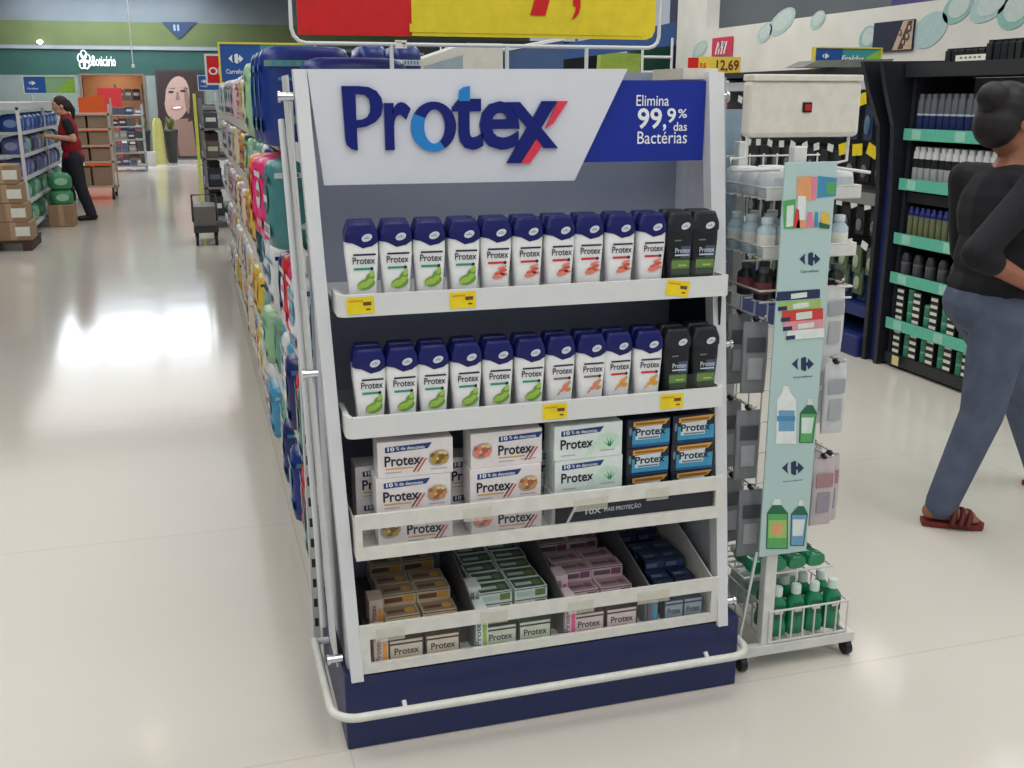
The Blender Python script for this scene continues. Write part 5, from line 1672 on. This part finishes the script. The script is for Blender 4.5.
for li, z in enumerate((.22, .60, .85, 1.10)):
    for i in range(2):
        MB().box(cx0 + .05 + i * .30, cx0 + .32 + i * .30, cy0 + .05, cy0 + .5, z, z + (.28 if li == 0 else .19), 0, .01).top('crate', mat('crate_tan', (158, 132, 110), .6), 'tan crate on the beige cart, %s shelf from the floor, %s' % (ORD[li], ['left', 'right'][i]), 'crate', 'crates on the beige cart')
# shop sign over the left shelving
y = 15.2
p0, p1 = at(25, 93, 1, y), at(74, 77, 1, y)
aisle_sign('aisle_sign', 'blue and pale green shop sign over the far left shelving', p0.x, p1.x, p0.z, p1.z, y, None, frame=mat('frame_pale', (200, 210, 190), .4), posts={p0.x + .1: 1.50}, right=(mat('sign_pale_green', (140, 176, 130), .5), SG))
# orange panel and red stand by the shop door
p0, p1 = at(83, 150, 1, 20.5), at(103, 95, 1, 20.5)
MB().poly([(p0.x, 20.5, 0), (p1.x + .05, 20.5, 0), (p1.x, 20.5, p1.z), (p0.x, 20.5, p1.z - .05)], Y, .04).top('standing_panel', mat('panel_orange', (226, 96, 40), .6), 'orange standing panel left of the shop doorway', 'panel')
p0, p1 = at(99, 112, 1, 25.0), at(121, 88, 1, 25.0)
MB().box(p0.x, p1.x, 25.0, 25.04, p0.z, p1.z).box(p0.x + .1, p0.x + .14, 25.04, 25.08, 0, p1.z).box(p1.x - .14, p1.x - .1, 25.04, 25.08, 0, p1.z).top('standing_panel', mat('panel_red', (190, 44, 50), .6), 'red standing panel in the shop doorway', 'panel')
area('shop_fill_light', (-2.0, 27.9, 2.3), .8, .6, 12, (1, .86, .7))  # unseen fill light, added to brighten the shop behind the doorway
# shop rack in front of the doorway
goods_rack('goods_rack', 'grey blue shop rack standing before the far doorway', -1.92, -1.22, 22.6, 23.1, [.12, .40, .68, .96, 1.2], 1.42, [(70, 90, 120), (110, 120, 140), (150, 156, 164), (60, 64, 80), (90, 100, 110)], 'shop item on the doorway rack', 'box', '-y', .16, mat('rack_pale', (180, 186, 190), .5), (.14, .2))
goods_rack('goods_rack', 'dark shop display inside the doorway', -2.05, -1.35, 27.6, 28.1, [.3, .7, 1.1, 1.5], 1.9, [(60, 40, 60), (40, 46, 70), (150, 60, 70), (120, 110, 110)], 'shop item inside the doorway', 'box', '-y', .2, mat('rack_dim', (110, 104, 104), .5), (.2, .3))
# shop fascia lettering with swirl flower
t = thing('shop_sign', 'white lit shop lettering with swirl flower on the dark green wall', 'sign', (-2.35, FARY - .05, 2.34))
GLOW = mat_emit('sign_glow', (236, 246, 244), 1.2)
a, c = at(89, 66, 1, FARY - .05), at(115, 56, 1, FARY - .05)
MB().text('oBotic\u00e1rio', (a.x, FARY - .05, a.z), X, Z, c.x - a.x, c.z - a.z, 0, .005).build('lettering', GLOW, t)
b = MB(); c = at(84, 60, 1, FARY - .05)
for k in range(5):
    an = 2 * math.pi * k / 5 + .3
    pts = [(c.x + .085 * math.cos(an) + .065 * math.cos(q), FARY - .05, c.z + .13 * math.sin(an) + .10 * math.sin(q)) for q in (2 * math.pi * i / 16 for i in range(16))]
    b.tube(pts, .013, 0, 6, True)
b.build('swirl_flower', GLOW, t)
# navy pennant high on the lime wall
a, c, d = at(162, 22, 1, FARY - .03), at(197, 22, 1, FARY - .03), at(180, 38, 1, FARY - .03)
b = MB(); b.poly([(a.x, FARY - .03, a.z), (d.x - .06, FARY - .03, d.z), (d.x + .02, FARY - .03, d.z), (c.x, FARY - .03, c.z)], Y, .02, 0)
b.flat((d.x - .05, FARY - .032, d.z + .20), X, Z, rect(-.09, -.04, -.03, .12), 1).flat((d.x - .05, FARY - .032, d.z + .20), X, Z, rect(.0, .05, -.03, .12), 1)
b.top('wall_pennant', [mat('pennant_navy', (36, 54, 84), .5), mat('pennant_mark', (130, 150, 170), .5)], 'navy triangular pennant on the lime wall band', 'pennant')
# thin hanging rod and a small wall lamp
y = 20.0
p = at(133, 65, 1, y)
b = MB(); b.tube([(p.x, y, p.z), (p.x, y, CEIL)], .012, 0, 6).lathe([(.03, -.05), (.035, 0), (.01, .02)], (p.x, y, p.z), 0, 10)
b.top('hanging_rod', WHITE, 'thin white rod hanging from the ceiling left of the pennant', 'rod')
p = at(40, 42, 1, 26.9)
t = thing('wall_lamp', 'small glowing wall lamp under the lime band at far left', 'lamp', (p.x, 26.9, p.z))
MB().ell((p.x, 26.88, p.z), (.07, .05, .05)).build('lens', mat_emit('lamp_glow', (255, 252, 235), 9), t)
MB().box(p.x - .05, p.x + .05, 26.9, 27.0, p.z - .03, p.z + .03).build('housing', WHITE, t)
# large poster of a smiling face on the far wall
t = thing('wall_poster', 'tall poster of a smiling face on the far wall', 'poster', (-.45, FARY - .03, .05))
x0, x1 = at(157, 100, 1, 26.97).x, .15
b = MB(); b.box(x0, x1, FARY - .03, FARY - .01, .04, 2.24); bd = b.build('board', mat('poster_dark', (56, 48, 50), .6), t)
F = ['poster_skin', 'poster_hair', 'poster_lip', 'poster_white', 'poster_shade', 'poster_cloth']
pmats = [mat('poster_skin', (178, 148, 136), .6), mat('poster_hair', (52, 36, 36), .6), mat('poster_lip', (170, 90, 90), .6), WTXT, mat('poster_shade', (136, 108, 96), .6), mat('poster_cloth', (96, 78, 66), .6)]
b = MB()
def pw(pts, mi, l):
    b.flat((0, FARY - .031 - .0012 * l, 0), X, Z, [(at(u, v, 1, 26.97).x, at(u, v, 1, 26.97).z) for u, v in pts], mi)
def po(cx, cy, rx, ry, mi, l, rot=0):
    pw(oval(cx, cy, rx, ry, 20, rot), mi, l)
pw([(158, 72), (196, 72), (198, 156), (158, 156)][::-1], 1, 0)
pw([(166, 120), (192, 118), (197, 156), (160, 156)][::-1], 4, 1)
po(177, 98, 12.5, 22, 0, 2, .1)
pw([(160, 112), (159, 76), (168, 71), (182, 73), (170, 78), (166, 88), (165, 102)][::-1], 1, 3)
pw([(180, 72), (192, 74), (196, 96), (194, 120), (188, 122), (190, 104), (189, 86), (185, 78)][::-1], 1, 3)
po(171, 92, 3, 1.3, 1, 4); po(183, 91, 3, 1.3, 1, 4); pw([(167, 88.6), (175, 87.8), (175, 88.8)], 1, 4); pw([(180, 87.6), (188, 88), (188, 89)], 1, 4)
pw([(176.5, 92), (178.5, 92), (180, 100), (175.5, 100.5)][::-1], 4, 4)
po(177, 108, 6.0, 2.3, 2, 4, -.08); po(177, 107.6, 4.6, 1.2, 3, 5, -.08)
po(187, 100, 2.5, 14, 4, 3, -.12)
pw([(160, 140), (176, 130), (180, 156), (158, 157)][::-1], 5, 6)
b.build('poster_print', pmats, bd)
# planters with a yellow cloth in front of the poster
for i, (px, nm) in enumerate(((144.5, 'left'), (172, 'right'))):
    y = 25.6
    p = at(px, 150, 1, y)
    t = thing('planter', 'dark tapered planter before the poster, %s of two' % nm, 'planter', (p.x, y, 0), 'planters before the poster')
    MB().lathe([(.10, 0), (.11, .02), (.17, .72), (.18, .74), (.18, .80), (.16, .80), (.16, .74)], (p.x, y, 0), 0, 18).build('pot', mat('pot_dark', (58, 60, 56), .5), t)
    b = MB()
    for k in range(26):
        a = random.uniform(0, 6.28); l = random.uniform(.25, .42); e = random.uniform(.9, 1.4)
        d = Vector((math.cos(a) * math.cos(e), math.sin(a) * math.cos(e), math.sin(e)))
        o = Vector((p.x, y, .76)); s = d.cross(Z).normalized() * .035
        b.add([o, o + d * l * .5 - s, o + d * l, o + d * l * .5 + s], [(0, 1, 2, 3)])
    b.build('foliage', mat('leaf_olive', (110, 122, 62), .6), t)
y = 25.2
a, c = at(152, 140, 1, y), at(163, 116, 1, y)
b = MB(); b.loft([[(a.x + .08 * math.sin(k * .9) * (1 - q), y + .06 * math.cos(k * 1.3), z) for k, z in ((0, 0),)] for q in (0,)] if False else [[(a.x + (c.x - a.x) * (.5 + r * math.cos(t_)), y + .12 * math.sin(t_) * (1 + .2 * math.sin(5 * t_)), z) for t_ in (2 * math.pi * i / 20 for i in range(20))] for z, r in ((.0, .52), (.4, .46), (.8, .42), (1.0, .34), (1.08, .2))])
b.top('draped_cloth', mat('cloth_yellow_green', (190, 186, 110), .7), 'yellow green cloth draped over a stand before the poster', 'cloth')
MB().lathe([(.11, 0), (.13, .3), (.13, .32)], (at(151, 157, 1, 24.6).x, 24.6, 0), 0, 16).top('waste_bin', mat('bin_white', (206, 206, 200), .5), 'small white bin on the floor before the poster planters', 'bin')

# ------------------------------------------------------------------ people
def hand(b, wrist, d, up, side, s=1.0, curl=.5):
    """palm, four bent fingers of unequal length and a thumb"""
    d = Vector(d).normalized(); up = Vector(up); up = (up - d * up.dot(d)).normalized(); sd = d.cross(up).normalized() * side
    w = Vector(wrist)
    b.cap(w, .024 * s, w + d * .03 * s, .028 * s)
    for k, off in enumerate((-.028, -.010, .009, .026)):
        b.cap(w + d * .02 * s + sd * off * .7 * s, .013 * s, w + d * .082 * s + sd * off * s, .0115 * s, 0, 8)
        L = (.030, .036, .033, .025)[k] * s
        p = w + d * .088 * s + sd * off * s
        dd = d.copy()
        for j in range(3):
            a = curl * (.35 + .35 * j)
            q = d * math.cos(a * (j + 1) * .6) - up * math.sin(a * (j + 1) * .6)
            n = p + q * L * (1, .7, .55)[j]
            b.cap(p, (.0098, .009, .008)[j] * s, n, (.009, .008, .0068)[j] * s, 0, 8)
            p = n
    t0 = w + d * .025 * s - sd * .026 * s
    t1 = t0 + (d * .55 - sd * .75 - up * .25).normalized() * .042 * s
    t2 = t1 + (d * .9 - sd * .25 - up * .35).normalized() * .032 * s
    b.cap(t0, .014 * s, t1, .011 * s, 0, 8).cap(t1, .0105 * s, t2, .0085 * s, 0, 8)
def head(b, c, fwd, s=1.0, tilt=0.0):
    f = Vector(fwd).normalized(); f.z = 0; f.normalize()
    f = (f * math.cos(tilt) - Z * math.sin(tilt)); l = Z.cross(f).normalized(); u = f.cross(l)
    c = Vector(c)
    R = Matrix((f, l, u)).transposed()
    b.ell(c + u * .015 * s, (.098 * s, .076 * s, .10 * s), 0, R)
    b.ell(c + f * .030 * s - u * .055 * s, (.062 * s, .056 * s, .062 * s), 0, R)
    b.ell(c + f * .052 * s - u * .098 * s, (.026 * s, .026 * s, .018 * s), 0, R)
    b.cap(c + f * .090 * s + u * .005 * s, .010 * s, c + f * .112 * s - u * .032 * s, .014 * s, 0, 8)
    b.ell(c + f * .086 * s - u * .068 * s, (.013 * s, .026 * s, .010 * s), 0, R)
    for q in (-1, 1):
        b.ell(c + l * q * .078 * s - u * .012 * s - f * .008 * s, (.020 * s, .009 * s, .030 * s), 0, R)
    return c, f, l, u
def face(par, c, f, l, u, s, lip):
    b = MB()
    R = Matrix((f, l, u)).transposed()
    for q in (-1, 1):
        b.ell(c + f * .083 * s + l * q * .031 * s + u * .004 * s, (.010 * s, .014 * s, .008 * s), 0, R)
        b.ell(c + f * .0905 * s + l * q * .031 * s + u * .004 * s, (.005 * s, .006 * s, .006 * s), 1, R)
        b.cap(c + f * .090 * s + l * q * .014 * s + u * .028 * s, .004 * s, c + f * .078 * s + l * q * .048 * s + u * .030 * s, .003 * s, 1, 6)
    b.build('eyes', [mat('eye_white', (220, 216, 210), .3), mat('eye_dark', (30, 22, 20), .3)], par)
    b = MB(); b.ell(c + f * .0935 * s - u * .066 * s, (.008 * s, .022 * s, .0045 * s), 0, R).ell(c + f * .092 * s - u * .073 * s, (.008 * s, .019 * s, .005 * s), 0, R)
    b.build('lips', lip, par)
LIP = mat('lip_rose', (150, 84, 78), .4)

# person in red vest filling the left shelving, seen from the far aisle
wp = thing('person', 'person in red vest and dark trousers with dark ponytail reaching into the left shelving', 'person', (-1.76, 12.7, 0))
SK = mat('skin_light', (206, 158, 130), .5)
py = 12.7
HC = (-1.83, py, 1.455)
N = (-1.775, py, 1.31)
b = MB()
hh = head(b, HC, (-1, -.25, 0), .98, .28)
b.cap((-1.80, py, 1.40), .048, N, .055).cap(N, .06, (-1.765, py, 1.20), .10)
b.ell((-1.765, py, 1.13), (.105, .155, .16)).ell((-1.745, py, .96), (.11, .14, .15)).ell((-1.735, py, .82), (.125, .165, .12))
arms = []
for s_, el, wr_ in ((-1, (-1.69, py - .21, 1.045), (-1.96, py - .14, 1.075)), (1, (-1.85, py + .20, 1.03), (-2.08, py + .12, 1.085))):
    sh = (-1.755, py + s_ * .17, 1.245)
    b.cap(sh, .050, el, .040).cap(el, .040, wr_, .027)
    hand(b, wr_, (-1, .1 * -s_, .06), (0, 0, 1), s_, .95, .6)
    arms.append((sh, el, wr_))
LG_ = [((-1.78, py + .09, .80), (-1.86, py + .10, .44), (-1.90, py + .11, .08), (-1, .1, 0)), ((-1.72, py - .09, .80), (-1.68, py - .10, .45), (-1.58, py - .11, .09), (-1, -.4, 0))]
for hip, kn, an, td in LG_:
    td = Vector(td).normalized()
    b.cap(hip, .085, kn, .058).cap(kn, .058, an, .040)
    a = Vector(an); b.cap(a - td * .03 + Vector((0, 0, -.035)), .034, a + td * .13 + Vector((0, 0, -.055)), .026)
bd = b.remesh('body', SK, wp, .007, 4)
face(wp, *hh, .98, LIP)
b = MB()
b.cap(N, .070, (-1.765, py, 1.20), .112).ell((-1.765, py, 1.13), (.125, .175, .18)).ell((-1.745, py, .96), (.128, .158, .16)).ell((-1.735, py, .82), (.140, .180, .10)).cap((-1.76, py - .14, 1.25), .06, (-1.76, py + .14, 1.25), .06)
b.remesh('vest', mat('vest_red', (150, 22, 34), .8), wp, .009, 3)
b = MB()
for sh, el, wr_ in arms:
    S, E = Vector(sh), Vector(el)
    b.cap(S + (S - E) * .02, .064, S + (E - S) * .55, .060)
b.remesh('sleeve', mat('tee_black', (26, 26, 32), .8), wp, .008, 2)
b = MB()
b.ell((-1.735, py, .79), (.138, .176, .10))
for hip, kn, an, td in LG_:
    b.cap(hip, .105, kn, .080).cap(kn, .080, an, .068)
b.remesh('trousers', mat('trousers_dark', (32, 32, 42), .8), wp, .009, 3)
for hip, kn, an, td in LG_:
    td = Vector(td).normalized(); a = Vector(an)
    b = MB(); b.cap(Vector((a.x, a.y, .045)) - td * .04, .043, Vector((a.x, a.y, .036)) + td * .15, .034)
    b.remesh('shoe', mat('shoe_black', (20, 20, 22), .5), wp, .007, 2)
c, f, l, u = hh
b = MB()
R = Matrix((f, l, u)).transposed()
b.ell(c - f * .020 + u * .035, (.098, .086, .088), 0, R).ell(c - f * .055 - u * .02, (.062, .080, .085), 0, R)
b.cap(c - f * .10 + u * .01, .040, c - f * .125 - u * .09, .036).cap(c - f * .125 - u * .09, .036, c - f * .10 - u * .19, .016)
b.remesh('hair', mat('hair_dark', (40, 28, 26), .6), wp, .007, 2)

# person walking past at the right edge
np_ = thing('person', 'person in black top and blue jeans walking at the right edge, hair tied up', 'person', (2.45, .80, 0))
def sx(p, z0=.1, z1=.9, d=.165):
    k = min(1, max(0, (p[2] - z0) / (z1 - z0)))
    return (p[0] + .02 + (d - .02) * k, p[1], p[2])
SK2 = mat('skin_brown', (150, 98, 76), .5)
py = .84
b = MB()
hh = head(b, sx((2.300, py, 1.475)), (1, .25, 0), 1.0, .25)
N = sx((2.345, py, 1.315))
b.cap(sx((2.365, py, 1.41)), .050, N, .058).cap(N, .062, sx((2.325, py, 1.24)), .10)
b.ell(sx((2.33, py, 1.15)), (.115, .165, .17)).ell(sx((2.325, py, .98)), (.115, .145, .16)).ell(sx((2.325, py, .84)), (.135, .165, .13))
arms = []
for s_, el, wr_ in ((-1, (2.235, py - .20, 1.045), (2.48, py - .20, .925)), (1, sx((2.37, py + .22, .99)), sx((2.60, py + .16, .96)))):
    sh = sx((2.305, py + s_ * .18, 1.265))
    b.cap(sh, .052, el, .042).cap(el, .042, wr_, .027)
    hand(b, wr_, (1, .15, .1), (0, 0, 1), -s_, 1.0, .7)
    arms.append((sh, el, wr_))
LG_ = [(sx((2.325, py - .09, .80)), sx((2.37, py - .07, .43)), sx((2.305, py - .06, .105)), (1, -.55, 0)), (sx((2.37, py + .09, .80)), sx((2.72, py + .14, .44)), sx((2.98, py + .18, .09)), (1, .1, 0))]
for hip, kn, an, td in LG_:
    td = Vector(td).normalized()
    b.cap(hip, .088, kn, .058).cap(kn, .058, an, .040)
    a = Vector(an); b.cap(Vector((a.x, a.y, .055)) - td * .035, .032, Vector((a.x, a.y, .042)) + td * .10, .026)
    sdv = Vector((-td.y, td.x, 0))
    for k in range(5):
        o = Vector((a.x, a.y, .036)) + td * .105 + sdv * (-.026 + .013 * k)
        b.cap(o, .011, o + td * (.026 - .005 * abs(k - 1)), .009, 0, 8)
bd = b.remesh('body', SK2, np_, .006, 3)
face(np_, *hh, 1.0, LIP)
b = MB()
b.cap(sx((2.345, py, 1.30)), .062, sx((2.325, py, 1.23)), .11).ell(sx((2.33, py, 1.15)), (.135, .185, .185)).ell(sx((2.325, py, .99)), (.135, .165, .17)).ell(sx((2.325, py, .895)), (.147, .180, .09)).cap(sx((2.315, py - .15, 1.265)), .062, sx((2.315, py + .15, 1.265)), .062)
for sh, el, wr_ in arms:
    S, E, W_ = Vector(sh), Vector(el), Vector(wr_)
    b.cap(S, .062, E, .054).cap(E, .054, E + (W_ - E) * .25, .050)
b.remesh('top', mat('top_black', (20, 21, 27), .85), np_, .008, 3)
b = MB()
JE = mat('jeans_blue', (82, 92, 112), .85, var=.16, scale=14)
b.ell(sx((2.325, py, .83)), (.148, .178, .12))
for hip, kn, an, td in LG_:
    b.cap(hip, .110, kn, .078).cap(kn, .078, Vector(an) - Z * .02, .060)
b.remesh('jeans', JE, np_, .008, 3)
for hip, kn, an, td in LG_:
    td = Vector(td).normalized(); a = Vector(an); sdv = Vector((-td.y, td.x, 0))
    b = MB()
    o = Vector((a.x, a.y, 0))
    pts = [(-.065, .026), (-.02, .034), (.06, .036), (.11, .042), (.145, .034), (.158, .0)]
    out = [o + td * p + sdv * q for p, q in pts] + [o + td * p - sdv * q for p, q in pts[::-1][1:]]
    b.poly([p + Z * .004 for p in out], Z, .018, 0)
    so = b.build('sandal', mat('sandal_red', (116, 42, 38), .6), np_)
    b = MB()
    for p_, w_, h_ in ((.045, .046, .066), (.075, .048, .058), (.10, .048, .052)):
        b.tube([o + td * (p_ - .01) - sdv * w_ + Z * .02, o + td * p_ - sdv * w_ * .7 + Z * h_, o + td * p_ + Z * (h_ + .010), o + td * p_ + sdv * w_ * .7 + Z * h_, o + td * (p_ - .01) + sdv * w_ + Z * .02], .011, 0, 8)
    b.build('strap', mat('strap_maroon', (92, 30, 34), .6), so)
c, f, l, u = hh
R = Matrix((f, l, u)).transposed()
b = MB()
b.ell(c - f * .018 + u * .035, (.106, .092, .095), 0, R).ell(c - f * .050 - u * .02, (.070, .084, .090), 0, R)
b.ell(c - f * .105 + u * .055, (.055, .055, .052), 0, R).ell(c + f * .03 + u * .085, (.07, .07, .04), 0, R)
b.remesh('hair', mat('hair_black', (22, 18, 20), .6), np_, .007, 2)
